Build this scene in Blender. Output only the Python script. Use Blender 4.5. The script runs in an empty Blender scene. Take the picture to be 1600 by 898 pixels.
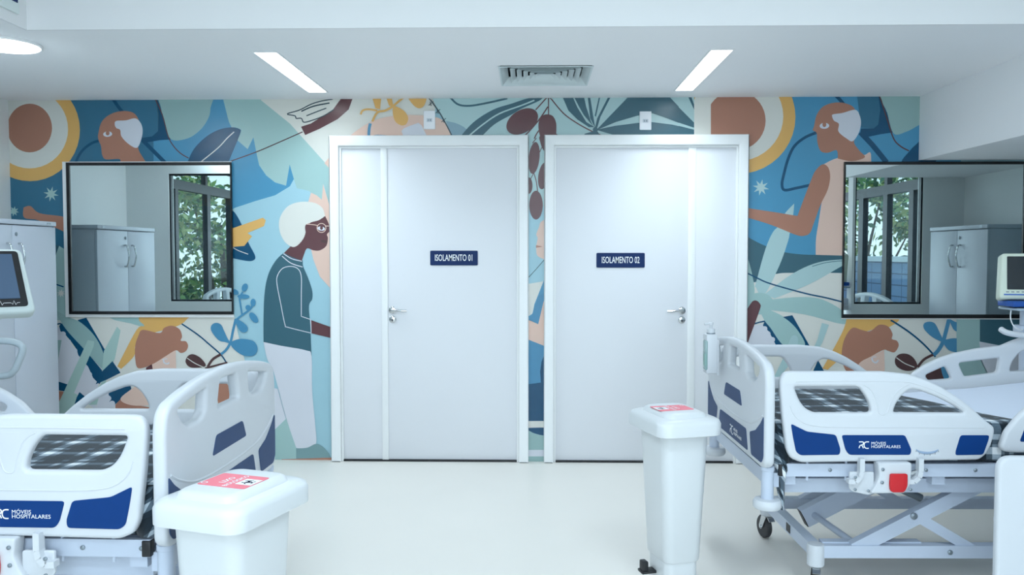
import bpy, bmesh, math, random
from mathutils import Vector, Matrix
from mathutils.geometry import tessellate_polygon
S = bpy.context.scene
C = S.collection
PI = math.pi
R_ = math.radians
random.seed(7)

# ------------------------------------------------------------------ camera
FOC, HCAM = 1300.0, 1.38
pitch = math.atan((449 - 395) / FOC)
yaw = math.atan((829 - 800) / FOC * math.cos(pitch))
F = Vector((-math.sin(yaw) * math.cos(pitch), math.cos(yaw) * math.cos(pitch), -math.sin(pitch)))
RT = Vector((math.cos(yaw), math.sin(yaw), 0))
UP = RT.cross(F)
cam = bpy.data.cameras.new('camera')
cam.sensor_width = 36.0
cam.lens = FOC / 1600 * 36
cam.clip_start = 0.05
camo = bpy.data.objects.new('camera', cam)
C.objects.link(camo)
M = Matrix((RT, UP, -F)).transposed().to_4x4()
M.translation = (0, 0, HCAM)
camo.matrix_world = M
S.camera = camo
CAMP = Vector((0, 0, HCAM))

# ------------------------------------------------------------------ view + world
S.view_settings.view_transform = 'Standard'
S.view_settings.look = 'None'
S.view_settings.gamma = 1
S.view_settings.exposure = 0.06
S.view_settings.use_curve_mapping = False
wd = bpy.data.worlds.new('sky')
S.world = wd
wd.use_nodes = True
wn = wd.node_tree
bg = wn.nodes['Background']
tc = wn.nodes.new('ShaderNodeTexCoord')
sx = wn.nodes.new('ShaderNodeSeparateXYZ')
cr = wn.nodes.new('ShaderNodeValToRGB')
wn.links.new(tc.outputs['Generated'], sx.inputs[0])
wn.links.new(sx.outputs['Z'], cr.inputs[0])
cr.color_ramp.elements[0].color = (0.75, 0.86, 0.95, 1)
cr.color_ramp.elements[1].color = (0.35, 0.58, 0.95, 1)
wn.links.new(cr.outputs[0], bg.inputs['Color'])
bg.inputs['Strength'].default_value = 1.8

def area(name, loc, sx_, sy_, power, col=(0.745, 0.89, 1.0), rot=(0, 0, 0), spread=PI):
    l = bpy.data.lights.new(name, 'AREA')
    l.shape = 'RECTANGLE'
    l.size, l.size_y = sx_, sy_
    l.energy = power
    l.color = col
    l.spread = spread
    o = bpy.data.objects.new(name, l)
    o.location = loc
    o.rotation_euler = rot
    C.objects.link(o)
    return o

P_HIGH, P_LOW, P_ROUND, P_FILL = 21.0, 8.0, 5.5, 60.0     # lamp and added fill powers in watts

# ------------------------------------------------------------------ dimensions
D = 5.475            # back wall plane
ZC = 2.387           # low ceiling
ZH = 2.86            # high ceiling
XL, XR = -3.455, 3.44
YB = -3.0

# ------------------------------------------------------------------ materials
def lin(c):
    return tuple(((v / 255) / 12.92 if v / 255 <= 0.04045 else ((v / 255 + 0.055) / 1.055) ** 2.4) for v in c)

MATS = {}
def mat(name, rgb, rough=0.5, metal=0.0, spec=0.5, emit=None, es=1.0, noise=0.0, nscale=8.0, bump=0.0, bscale=40.0, coat=0.0, raw=False):
    if name in MATS:
        return MATS[name]
    m = bpy.data.materials.new(name)
    m.use_nodes = True
    nt = m.node_tree
    b = nt.nodes['Principled BSDF']
    c = rgb if raw else lin(rgb)
    b.inputs['Base Color'].default_value = (*c, 1)
    b.inputs['Roughness'].default_value = rough
    b.inputs['Metallic'].default_value = metal
    b.inputs['Specular IOR Level'].default_value = spec
    b.inputs['Coat Weight'].default_value = coat
    b.inputs['Coat Roughness'].default_value = 0.08
    if emit:
        b.inputs['Emission Color'].default_value = (*emit, 1)
        b.inputs['Emission Strength'].default_value = es
    if noise or bump:
        t = nt.nodes.new('ShaderNodeTexCoord')
        n = nt.nodes.new('ShaderNodeTexNoise')
        n.inputs['Scale'].default_value = nscale
        n.inputs['Detail'].default_value = 5
        nt.links.new(t.outputs['Object'], n.inputs['Vector'])
        if noise:
            r = nt.nodes.new('ShaderNodeMapRange')
            r.inputs['To Min'].default_value = 1 - noise
            r.inputs['To Max'].default_value = 1 + noise
            nt.links.new(n.outputs['Fac'], r.inputs['Value'])
            mx = nt.nodes.new('ShaderNodeVectorMath')
            mx.operation = 'SCALE'
            mx.inputs[0].default_value = c
            nt.links.new(r.outputs[0], mx.inputs['Scale'])
            nt.links.new(mx.outputs[0], b.inputs['Base Color'])
        if bump:
            n2 = nt.nodes.new('ShaderNodeTexNoise')
            n2.inputs['Scale'].default_value = bscale
            n2.inputs['Detail'].default_value = 4
            nt.links.new(t.outputs['Object'], n2.inputs['Vector'])
            bp = nt.nodes.new('ShaderNodeBump')
            bp.inputs['Strength'].default_value = bump
            bp.inputs['Distance'].default_value = 0.004
            nt.links.new(n2.outputs['Fac'], bp.inputs['Height'])
            nt.links.new(bp.outputs[0], b.inputs['Normal'])
    MATS[name] = m
    return m

WALL = mat('wall_paint', (240, 244, 244), 0.55, noise=0.02, nscale=3, bump=0.15, bscale=60)
CEIL = mat('ceiling_paint', (248, 249, 251), 0.6, noise=0.015, nscale=2, bump=0.1, bscale=30)
FASC = mat('fascia_paint', (234, 235, 236), 0.6)
DOORP = mat('door_laminate', (232, 234, 238), 0.5, bump=0.05, bscale=80)
STRIP = mat('door_trim_white', (244, 246, 246), 0.35)
PLAST = mat('bed_white_plastic', (212, 216, 221), 0.4)
STEELW = mat('white_enamelled_steel', (196, 206, 222), 0.35)
BINP = mat('bin_white_plastic', (222, 226, 228), 0.35)
SHEET = mat('white_sheet', (224, 232, 246), 0.85, bump=0.4, bscale=14)
NAVYP = mat('navy_insert', (2, 56, 120), 0.5, spec=.2)
SLATE = mat('slate_insert', (56, 78, 116), 0.55, spec=.25)
WHITE = mat('white_print', (246, 248, 250), 0.5)
CHROME = mat('chrome', (205, 208, 210), 0.15, 1.0)
GREYM = mat('grey_metal', (140, 150, 158), 0.35, 0.6)
BLACK = mat('black_plastic', (22, 24, 28), 0.45)
RUBBER = mat('grey_rubber', (62, 62, 64), 0.6)
RED = mat('red_plastic', (205, 22, 34), 0.35)
CABW = mat('cabinet_laminate', (200, 208, 220), 0.4, bump=0.12, bscale=120)
BFRAME = mat('black_frame', (12, 13, 16), 0.35)
WINM = mat('window_dark_metal', (36, 42, 50), 0.4, 0.3)
MIRROR = mat('mirror_silver', (214, 224, 224), 0.0, 1.0)
MONP = mat('monitor_casing', (214, 224, 208), 0.4)
PINK = mat('pink_sticker', (246, 128, 142), 0.5)
SIGN = mat('sign_navy', (4, 40, 92), 0.45, spec=.25)
LAMP = mat('lamp_diffuser', (255, 255, 255), 0.5, emit=(0.93, 0.97, 1.0), es=5.0)
FLOORM = mat('floor_vinyl', (238, 234, 226), 0.38, noise=0.03, nscale=1.6, bump=0.06, bscale=8)

# ------------------------------------------------------------------ object helpers
def finish(bm, name, mats, parent=None, smooth=None, mw=None):
    me = bpy.data.meshes.new(name)
    bmesh.ops.recalc_face_normals(bm, faces=bm.faces)
    bm.to_mesh(me)
    bm.free()
    for m in (mats if isinstance(mats, (list, tuple)) else [mats]):
        me.materials.append(m)
    if smooth is not None:
        for p in me.polygons:
            p.use_smooth = True
        me.set_sharp_from_angle(angle=R_(smooth))
    o = bpy.data.objects.new(name, me)
    C.objects.link(o)
    if parent:
        o.parent = parent
    if mw is not None:
        o.matrix_local = mw
    return o

def tag(o, label, cat, group=None, kind=None):
    if label: o['label'] = label
    if cat: o['category'] = cat
    if group: o['group'] = group
    if kind: o['kind'] = kind
    return o

def thing(name, label, cat, loc=(0, 0, 0), rz=0, group=None):
    o = bpy.data.objects.new(name, None)
    o.empty_display_size = 0.1
    C.objects.link(o)
    o.location = loc
    o.rotation_euler = (0, 0, rz)
    return tag(o, label, cat, group)

def struct(o):
    o['kind'] = 'structure'
    return o

def copy_tree(o, parent=None):
    c = o.copy()
    C.objects.link(c)
    if parent: c.parent = parent
    for ch in [x for x in bpy.data.objects if x.parent == o]:
        copy_tree(ch, c)
    return c

def B():
    return bmesh.new()

def box(bm, x0, x1, y0, y1, z0, z1, bev=0.0, mi=0, seg=2):
    n0 = len(bm.faces)
    r = bmesh.ops.create_cube(bm, size=1)
    vs = r['verts']
    bmesh.ops.scale(bm, vec=(x1 - x0, y1 - y0, z1 - z0), verts=vs)
    bmesh.ops.translate(bm, vec=((x0 + x1) / 2, (y0 + y1) / 2, (z0 + z1) / 2), verts=vs)
    fs = set()
    for v in vs: fs.update(v.link_faces)
    for f in fs: f.material_index = mi
    if bev > 0:
        es = set()
        for v in vs: es.update(v.link_edges)
        rr = bmesh.ops.bevel(bm, geom=list(es), offset=bev, segments=seg, profile=0.5, affect='EDGES')
        for f in rr['faces']: f.material_index = mi
    return vs

def frame_of(d, up=Vector((0, 0, 1))):
    d = d.normalized()
    if abs(d.dot(up)) > 0.99: up = Vector((0, 1, 0))
    a = d.cross(up).normalized()
    b = a.cross(d).normalized()
    return a, b

def bar(bm, p, q, w, h, mi=0, up=(0, 0, 1)):
    p, q = Vector(p), Vector(q)
    a, b = frame_of(q - p, Vector(up))
    vs = []
    for e in (p, q):
        for s, t in ((-1, -1), (1, -1), (1, 1), (-1, 1)):
            vs.append(bm.verts.new(e + a * (s * w / 2) + b * (t * h / 2)))
    for i in range(4):
        j = (i + 1) % 4
        bm.faces.new((vs[i], vs[j], vs[4 + j], vs[4 + i])).material_index = mi
    bm.faces.new(vs[:4][::-1]).material_index = mi
    bm.faces.new(vs[4:]).material_index = mi

def tube(bm, pts, r, n=12, mi=0, cap=True, flat=1.0):
    pts = [Vector(p) for p in pts]
    rings = []
    pa = None
    for i, p in enumerate(pts):
        if i == 0: d = pts[1] - p
        elif i == len(pts) - 1: d = p - pts[i - 1]
        else: d = (pts[i + 1] - p).normalized() + (p - pts[i - 1]).normalized()
        d.normalize()
        if pa is None: a, b = frame_of(d)
        else:
            a = (pa - d * pa.dot(d)).normalized()
            b = a.cross(d).normalized()
        pa = a
        rr = r[i] if isinstance(r, (list, tuple)) else r
        rings.append([bm.verts.new(p + a * (math.cos(2 * PI * k / n) * rr) + b * (math.sin(2 * PI * k / n) * rr * flat)) for k in range(n)])
    for A, Bq in zip(rings, rings[1:]):
        for k in range(n):
            f = bm.faces.new((A[k], A[(k + 1) % n], Bq[(k + 1) % n], Bq[k]))
            f.material_index = mi
    if cap:
        bm.faces.new(rings[0][::-1]).material_index = mi
        bm.faces.new(rings[-1]).material_index = mi

def cyl(bm, c, r, z0, z1, n=24, mi=0):
    tube(bm, [(c[0], c[1], z0), (c[0], c[1], z1)], r, n, mi)

def lathe(bm, c, prof, n=28, mi=0, axis='z'):
    rings = []
    for r, h in prof:
        ring = []
        for k in range(n):
            a = 2 * PI * k / n
            if axis == 'z': v = (c[0] + r * math.cos(a), c[1] + r * math.sin(a), c[2] + h)
            elif axis == 'y': v = (c[0] + r * math.cos(a), c[1] + h, c[2] + r * math.sin(a))
            else: v = (c[0] + h, c[1] + r * math.cos(a), c[2] + r * math.sin(a))
            ring.append(bm.verts.new(v))
        rings.append(ring)
    for A, Bq in zip(rings, rings[1:]):
        for k in range(n):
            bm.faces.new((A[k], A[(k + 1) % n], Bq[(k + 1) % n], Bq[k])).material_index = mi
    bm.faces.new(rings[0][::-1]).material_index = mi
    bm.faces.new(rings[-1]).material_index = mi

def rrect(w, d, r, n=6):
    pts = []
    for cx, cy, a0 in ((w / 2 - r, d / 2 - r, 0), (-w / 2 + r, d / 2 - r, 90), (-w / 2 + r, -d / 2 + r, 180), (w / 2 - r, -d / 2 + r, 270)):
        for k in range(n + 1):
            a = R_(a0 + 90 * k / n)
            pts.append((cx + r * math.cos(a), cy + r * math.sin(a)))
    return pts

def loft(bm, levels, mi=0, n=6, off=(0, 0)):
    rings = []
    for w, d, r, z in levels:
        rings.append([bm.verts.new((x + off[0], y + off[1], z)) for x, y in rrect(w, d, r, n)])
    m = len(rings[0])
    for A, Bq in zip(rings, rings[1:]):
        for k in range(m):
            bm.faces.new((A[k], A[(k + 1) % m], Bq[(k + 1) % m], Bq[k])).material_index = mi
    bm.faces.new(rings[0][::-1]).material_index = mi
    bm.faces.new(rings[-1]).material_index = mi

def sarea(p):
    return sum(a[0] * b[1] - b[0] * a[1] for a, b in zip(p, p[1:] + p[:1])) / 2

def rounded(pts, r, n=4):
    out = []
    m = len(pts)
    for i in range(m):
        p = Vector(pts[i]).to_2d(); a = Vector(pts[i - 1]).to_2d(); b = Vector(pts[(i + 1) % m]).to_2d()
        da, db = a - p, b - p
        la, lb = da.length, db.length
        rr = r[i] if isinstance(r, (list, tuple)) else r
        t = min(rr, la * 0.45, lb * 0.45)
        if t < 1e-5:
            out.append(tuple(p)); continue
        s, e = p + da / la * t, p + db / lb * t
        for k in range(n + 1):
            u = k / n
            q = s * (1 - u) ** 2 + p * (2 * u * (1 - u)) + e * u * u
            out.append((q.x, q.y))
    return out

def inset_loop(pts, d):
    m = len(pts)
    out = []
    for i in range(m):
        p = Vector(pts[i]); a = Vector(pts[i - 1]); b = Vector(pts[(i + 1) % m])
        e1 = (p - a); e2 = (b - p)
        if e1.length < 1e-7 or e2.length < 1e-7:
            out.append((p.x, p.y)); continue
        e1.normalize(); e2.normalize()
        n1 = Vector((-e1.y, e1.x)); n2 = Vector((-e2.y, e2.x))
        nn = n1 + n2
        if nn.length < 1e-4: nn = n1
        nn.normalize()
        k = d / max(0.5, nn.dot(n1))
        out.append((p.x + nn.x * k, p.y + nn.y * k))
    return out

def plate(bm, outline, holes=(), t=0.03, bev=0.006, fn=None, seg=3, mi=0):
    """solid panel with rounded rims; fn maps (a, b, depth) to a point, depth runs -t/2..t/2"""
    fn = fn or (lambda a, b, c: (a, b, c))
    loops = [list(outline) if sarea(list(outline)) > 0 else list(outline)[::-1]]
    for h in holes:
        h = list(h)
        loops.append(h if sarea(h) < 0 else h[::-1])
    prof = []
    for k in range(seg + 1):
        a = k / seg * PI / 2
        prof.append((bev * (1 - math.cos(a)), t / 2 - bev + bev * math.sin(a)))
    full = [(i, -z) for i, z in prof[::-1]] + prof
    if bev <= 0: full = [(0, -t / 2), (0, t / 2)]
    tops, bots = [], []
    for lp in loops:
        rings = []
        for ins, z in full:
            q = inset_loop(lp, ins) if ins > 0 else lp
            rings.append([bm.verts.new(fn(x, y, z)) for x, y in q])
        m = len(lp)
        for A, Bq in zip(rings, rings[1:]):
            for k in range(m):
                try:
                    f = bm.faces.new((A[k], A[(k + 1) % m], Bq[(k + 1) % m], Bq[k]))
                    f.material_index = mi
                except ValueError: pass
        bots.append(rings[0]); tops.append(rings[-1])
    tri = tessellate_polygon([[Vector((x, y, 0)) for x, y in inset_loop(lp, full[0][0])] for lp in loops])
    ft = [v for r in tops for v in r]; fb = [v for r in bots for v in r]
    for a, b, c in tri:
        for L in (ft, fb):
            try:
                f = bm.faces.new((L[a], L[b], L[c]))
                f.material_index = mi
                f.smooth = False
            except ValueError: pass

def text_tris(body, size, sx_=1.0, bold=0.0, align='CENTER'):
    cu = bpy.data.curves.new('t', 'FONT')
    cu.body = body
    cu.size = size
    cu.align_x = align
    cu.align_y = 'CENTER'
    cu.offset = bold
    cu.resolution_u = 3
    o = bpy.data.objects.new('t', cu)
    C.objects.link(o)
    bpy.context.view_layer.update()
    me = bpy.data.meshes.new_from_object(o.evaluated_get(bpy.context.evaluated_depsgraph_get()))
    vs = [(v.co.x * sx_, v.co.y) for v in me.vertices]
    fs = [tuple(p.vertices) for p in me.polygons]
    bpy.data.objects.remove(o); bpy.data.curves.remove(cu); bpy.data.meshes.remove(me)
    return vs, fs

def add_text(bm, fn, body, size, sx_=1.0, bold=0.0, align='CENTER', mi=1):
    vs, fs = text_tris(body, size, sx_, bold, align)
    vv = [bm.verts.new(fn(x, y)) for x, y in vs]
    for f in fs:
        try:
            bm.faces.new([vv[i] for i in f]).material_index = mi
        except ValueError: pass

def catmull(pts, closed=True, n=5):
    """smooth curve through pts; a point written twice is a sharp corner"""
    P_, sharp = [], []
    for p in pts:
        p = tuple(p)
        if P_ and P_[-1] == p: sharp[-1] = True
        else:
            P_.append(p); sharp.append(False)
    if closed and len(P_) > 1 and P_[0] == P_[-1]:
        P_.pop(); sharp.pop(); sharp[0] = True
    m = len(P_)
    out = []
    for i in (range(m) if closed else range(m - 1)):
        j = (i + 1) % m
        p1, p2 = P_[i], P_[j]
        p0 = p1 if (sharp[i] or (not closed and i == 0)) else P_[i - 1]
        p3 = p2 if (sharp[j] or (not closed and j == m - 1)) else P_[(j + 1) % m]
        for k in range(n):
            t = k / n
            q = []
            for c in range(len(p1)):
                q.append(0.5 * (2 * p1[c] + (p2[c] - p0[c]) * t + (2 * p0[c] - 5 * p1[c] + 4 * p2[c] - p3[c]) * t * t + (-p0[c] + 3 * p1[c] - 3 * p2[c] + p3[c]) * t ** 3))
            if not out or sum(abs(x - y) for x, y in zip(q, out[-1])) > 1e-6:
                out.append(tuple(q))
    if not closed: out.append(tuple(P_[-1]))
    return out

def ribbon(pts, w):
    m = len(pts)
    L, Rr = [], []
    for i in range(m):
        p = Vector(pts[i])
        a = Vector(pts[max(0, i - 1)]); b = Vector(pts[min(m - 1, i + 1)])
        d = (b - a)
        if d.length < 1e-9: d = Vector((1, 0))
        d.normalize()
        nn = Vector((-d.y, d.x))
        ww = (w if not isinstance(w, tuple) else w[0] + (w[1] - w[0]) * i / (m - 1)) / 2
        L.append(tuple(p + nn * ww)); Rr.append(tuple(p - nn * ww))
    return L, Rr

def ray(px, py):
    return F * FOC + RT * (px - 800) - UP * (py - 449)
def onY(px, py, Y):
    d = ray(px, py)
    return CAMP + d * (Y / d.y)

# ================================================================== ROOM SHELL
def sbox(name, dims, m, bev=0):
    bm = B()
    for d in (dims if isinstance(dims, list) else [dims]):
        box(bm, *d, bev=bev)
    return struct(finish(bm, name, m))

sbox('floor', (XL - .2, XR + .2, YB - .2, D + .2, -0.1, 0), FLOORM)

# ---- back wall with its painted mural (wall body + coats of paint, all in one mesh)
PAL = dict(
    base=(164, 204, 216), cream=(200, 218, 222), sage=(136, 180, 188), sage2=(146, 192, 200), lsage=(156, 200, 204),
    blue=(68, 146, 192), blue2=(44, 108, 144), navy=(0, 74, 116), dteal=(52, 98, 118), dark=(40, 66, 80),
    brown=(158, 121, 106), maroon=(88, 60, 68), dkb=(76, 58, 62), yellow=(204, 174, 106), peach=(206, 193, 187),
    white=(194, 214, 234), gblue=(124, 168, 192), plant=(66, 138, 184), darr=(44, 94, 118), foot=(112, 156, 168), tan=(170, 144, 130), palm=(158, 202, 214))
MUR = []
def c_(col, *pts): MUR.append((col, catmull(list(pts)), None))          # soft closed shape
def p_(col, *pts): MUR.append((col, list(pts), None))                   # straight-edged shape
def l_(col, w, *pts): MUR.append((col, catmull(list(pts), False), w))   # brush stroke
def e_(col, cx, cy, rx, ry, rot=0, a0=0, a1=360):
    a = R_(rot); out = []
    n = 40
    for k in range(n):
        t = R_(a0 + (a1 - a0) * k / n)
        x, y = rx * math.cos(t), ry * math.sin(t)
        out.append((cx + x * math.cos(a) - y * math.sin(a), cy + x * math.sin(a) + y * math.cos(a)))
    MUR.append((col, out, None))
def star(col, cx, cy, R, r, n=8):
    p_(col, *[(cx + (R if k % 2 == 0 else r) * math.cos(PI * k / n + .2), cy + (R if k % 2 == 0 else r) * math.sin(PI * k / n + .2)) for k in range(2 * n)])

# -- left third
p_('blue2', (0, 140), (345, 140), (345, 400), (0, 400))  # same paint as blue; the weaker light at left is put into the tone
p_('sage2', (345, 140), (408, 140), (408, 156), (453, 193), (515, 262), (530, 285), (530, 345), (345, 345))
p_('blue', (262, 218), (300, 214), (345, 157), (358, 191), (372, 220), (387, 233), (396, 214.6), (401, 240), (405, 258), (416, 274), (430, 285), (447, 290), (452.7, 257), (459.4, 280), (452.7, 291.4), (430, 305), (399, 314), (366, 325), (345, 345), (262, 345))
p_('blue', (240, 215), (345, 200), (345, 345), (240, 345))
p_('blue', (296, 140), (345, 140), (360, 200), (345, 260), (255, 260), (262, 218), (295, 216), (328, 180))
p_('base', (366, 325), (399, 314), (430, 305), (453, 291), (459, 280), (464, 294), (482, 298), (503, 312), (506, 288), (517, 330), (530, 330), (530, 500), (360, 500))
p_('cream', (408, 140), (680, 140), (680, 230), (530, 290), (515, 262), (453, 193), (408, 156.7))
p_('blue2', (180, 140), (245, 140), (247, 205), (238, 213), (222, 215))
e_('yellow', 47, 203, 78, 80)
e_('cream', 46.5, 202, 60, 61)
e_('brown', 46.5, 200, 35, 38)
star('sage2', 80, 303, 12, 5)
star('sage2', 22, 330, 8, 4)
c_('brown', (37, 324), (37, 324), (48, 322), (62, 333), (97, 338), (110, 345), (110, 365), (92, 358), (60, 344), (38, 340))
l_('navy', 5, (174, 150), (183, 164), (194, 178))
l_('navy', 4, (159, 219), (145, 223), (132, 232), (124, 242), (118, 255))
p_('darr', (243, 150), (252, 173), (267, 218), (250, 219), (226, 223), (220, 218), (238, 213), (247, 205), (247, 180))
p_('navy', (244, 150), (252, 173), (267, 218), (250, 219), (226, 223), (219, 216), (238, 213), (247, 205), (248, 178))
l_('navy', 6, (218, 214), (236, 232), (258, 254))
c_('sage', (251, 140), (252, 169), (258, 195), (268, 218), (294, 216), (314, 202), (326, 184), (329, 169), (329, 140))
l_('dkb', 1.6, (243, 155), (254, 180), (263, 213), (272, 229), (283, 240), (295, 247))
l_('dkb', 1.6, (360, 252), (399, 238), (430, 225), (473, 206))
c_('navy', (292, 256), (292, 256), (303, 233), (323, 213), (344, 202), (364, 199), (375, 202), (376, 207), (368, 227), (356, 256), (356, 256))
l_('cream', 1.6, (314, 253), (341, 231), (355, 216), (366, 206))
c_('brown', (154, 208), (160, 189), (176, 177), (196, 173.5), (212, 179), (220, 200), (216, 230), (226, 250), (232, 262), (188, 262), (188, 249), (166, 249), (160, 242), (158, 228), (154, 218))
c_('white', (179.5, 194), (182, 189), (197, 188), (212, 185), (221, 194), (223, 208), (218, 226), (212, 231), (200, 224), (190, 213), (188, 203), (182, 200))
e_('white', 168.5, 209.5, 7, 4.2, -4); e_('brown', 168.5, 208, 3, 3.6)
# flying bird and wing
p_('maroon', (470.5, 198), (486, 193), (500, 184), (519, 173), (533, 154), (551, 154), (545, 171), (528, 186), (500, 201), (477, 211))
l_('dark', 1.6, (520, 155), (502, 158), (486, 163), (468, 172), (449, 178), (461, 181), (463, 185), (471, 185), (475, 191), (488, 188), (506, 181), (522, 171))
l_('dark', 2.0, (471, 174), (490, 166), (515, 161)); l_('dark', 1.6, (479, 181), (494, 175), (510, 169))
# navy leaf with yellow hand
c_('navy', (345, 322), (364, 329), (377, 349), (388, 378), (399, 400), (395, 407), (383, 407), (360, 402), (345, 395))
l_('cream', 1.2, (362, 385), (372, 391), (388, 397))
p_('yellow', (345, 360), (365, 356), (411, 340), (415.5, 344), (412.7, 353), (387, 364), (394, 369), (382, 384), (365, 385.6), (345, 384))
# peach shape behind head
p_('peach', (482, 315), (486, 301), (495, 305), (503, 312), (505, 287), (517, 328), (530, 360), (530, 470), (517, 451), (500, 432), (490, 406), (484, 380), (478, 340))
p_('peach', (507, 255), (515, 245), (522, 246), (522, 270))
# woman standing, green jumper
c_('dteal', (443, 395), (443, 395), (431, 407), (420, 427), (414, 454), (412, 494), (412, 534), (412, 534), (440, 540), (478, 547), (487, 556), (487, 556), (485, 509), (483, 478), (488, 467), (488, 454), (482, 435), (474, 416), (472, 405), (460, 402))
c_('maroon', (508, 337), (508, 337), (514, 350), (516, 361), (516, 361), (511, 366), (512.5, 372), (510, 384), (500, 391), (490, 391), (480, 388), (475, 398), (472, 407), (472, 407), (458, 402), (444, 395), (444, 395), (455, 384), (468, 372), (477, 355), (490, 345))
c_('cream', (508, 337.5), (508, 337.5), (504, 325), (492, 317), (474, 315), (458, 318), (446, 326), (437, 342), (437, 360), (444, 376), (455, 385), (464, 384), (474, 373), (478, 361), (478, 352), (487, 347), (498, 344))
c_('maroon', (477, 358), (478, 351), (484, 349), (488, 352), (488, 362), (480, 368))
e_('white', 502, 357, 6, 3.2, 8); e_('maroon', 502.5, 356, 2.3, 3)
l_('peach', 1.1, (479, 350), (490, 351), (496, 352)); l_('peach', 1.1, (509, 353), (516, 353))
l_('peach', 1.0, *[(502.5 + 7 * math.cos(R_(a)), 356 + 7 * math.sin(R_(a))) for a in range(0, 361, 30)])
e_('dkb', 506.5, 377, 5, 2, 10)
l_('white', 1.4, (443, 396), (456, 404), (472, 408)); l_('white', 1.4, (441, 400), (455, 411), (473, 417))
l_('white', 1.2, (486, 499), (471, 494), (471, 494), (471, 460), (471, 432), (466, 420), (455, 416), (442, 419), (434, 430), (433, 443), (439, 475), (445.6, 507), (450, 511), (486, 520))
l_('white', 1.2, (485.5, 499), (487, 520))
p_('maroon', (486.5, 500), (535, 517), (535, 532), (487, 520.5))
p_('sage2', (424, 660), (447, 652), (463, 699), (463, 730), (410, 730), (410, 660))
c_('white', (434, 607), (434, 607), (447, 654), (447, 654), (420, 680), (420, 680), (420, 612))
c_('white', (412, 534), (412, 534), (440, 540), (478, 547), (487, 556), (488, 610), (493, 665), (494, 692), (482, 699), (470, 700.5), (463, 699), (463, 699), (447, 651), (428, 581), (418, 561))
c_('foot', (463, 700), (463, 700), (480, 699), (494, 693), (505, 698), (514, 708), (518, 717), (518, 717), (463, 719), (463, 719))
p_('brown', (440, 717), (530, 714), (530, 725), (440, 725))
# lower left scene
p_('cream', (75, 490), (366, 490), (372, 520), (386, 575), (395, 730), (75, 730))
p_('dteal', (70, 380), (93, 384), (102, 395), (86, 450), (70, 448))
c_('sage2', (93, 384), (93, 384), (86, 405), (80, 440), (80, 440), (102, 450), (102, 450), (108, 400))
p_('sage2', (70, 445), (104, 448), (104, 500), (70, 500))
l_('navy', 2, (76, 440), (88, 444), (100, 448))
star('cream', 96, 458, 7, 3)
c_('dkb', (76, 478), (84, 475), (88, 483), (86, 495), (76, 520))
p_('white', (78, 508), (95, 512), (124, 555), (155, 590), (150, 640), (100, 600), (78, 600))
p_('navy', (93, 509), (96, 505), (101, 505), (134, 547), (165, 584), (156, 600), (146, 590), (138, 572), (128, 562), (124, 558), (120, 545), (113, 535), (104, 524), (95, 517))
for sx_, sy_ in ((101, 519), (109, 531), (119, 545), (123, 556), (134, 572), (142, 582)): e_('white', sx_ - 2, sy_ + 3, 4.5, 4.5)
l_('navy', 2.2, (78, 509), (86, 507), (96, 505))
p_('navy', (121.8, 499.7), (135.5, 496), (164.5, 546), (161, 556), (150, 536), (131, 510))
c_('sage', (84, 482), (84, 482), (105, 494), (126, 503), (148, 524), (162, 551), (169, 584), (169, 584), (155, 571), (131, 544), (103, 513))
p_('sage2', (172, 496), (219, 496), (228, 512), (205, 505), (180, 500))
p_('lsage', (183.5, 510), (189, 516), (180, 560), (152, 632), (132, 632), (158, 600), (163, 548))
p_('sage', (88.5, 531), (97, 531), (84, 603), (74, 640), (74, 560))
p_('brown', (76, 608), (103, 612), (112, 625), (104, 660), (76, 660))
p_('navy', (76, 592), (85, 593.5), (106, 600), (102, 611), (84, 608), (76, 606))
p_('navy', (125, 612), (137, 622), (120, 640), (112, 636))
p_('lsage', (138, 531), (148, 533), (147, 541), (117, 612), (98, 660), (78, 660))
p_('lsage', (112, 612), (122, 616), (108, 660), (92, 660))
p_('navy', (176.4, 563.8), (189, 582), (169, 592), (150, 600), (160, 580))
p_('white', (160, 600), (172, 612), (184, 636), (150, 640))
p_('navy', (170, 612), (203, 597), (206, 607), (179, 633), (172, 628))
for sx_, sy_ in ((166, 614), (170, 622), (176, 630)): e_('white', sx_, sy_, 4.5, 4.5)
p_('brown', (181, 632), (190, 622), (203, 631), (236, 636), (240, 650), (181, 650))
c_('yellow', (219, 490), (219, 490), (292, 490), (291, 500), (280, 508), (262, 514), (240, 520), (222, 530), (212, 540), (210, 556), (190, 576), (190, 576), (184, 572), (184, 572), (214, 515), (226, 509), (218, 500))
c_('peach', (212, 603), (217, 596), (229, 605), (240, 626), (230, 633), (203, 632), (189, 622))
p_('peach', (236, 566), (275, 546), (276, 575), (272, 590), (238, 590))
c_('brown', (224, 515), (250, 520), (257, 512), (269, 508.5), (281, 514), (285, 525), (283, 532), (291, 533), (294.5, 540), (291, 548), (283, 551), (275, 547), (258, 557), (238, 569), (217, 575), (212, 560), (212, 540), (217, 524))
p_('maroon', (229, 574), (238, 568.5), (240, 580), (229, 580)); p_('maroon', (229, 605), (242, 626), (242, 640), (236, 632))
l_('white', 2.2, (256, 561), (257, 566), (262, 568), (265, 566)); l_('white', 1.2, (254, 561), (262, 560))
l_('navy', 2.2, (284.5, 505.6), (309, 522), (328, 538), (345, 553), (354, 566), (360, 580))
c_('brown', (340, 600), (352, 597), (362, 612), (360, 640), (344, 640))
c_('dkb', (321, 572), (310, 574), (297, 573), (290.5, 565), (294, 556), (302, 553), (313, 558), (321, 567))
l_('cream', 1.2, (293, 559), (305, 567), (320, 574))
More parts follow.
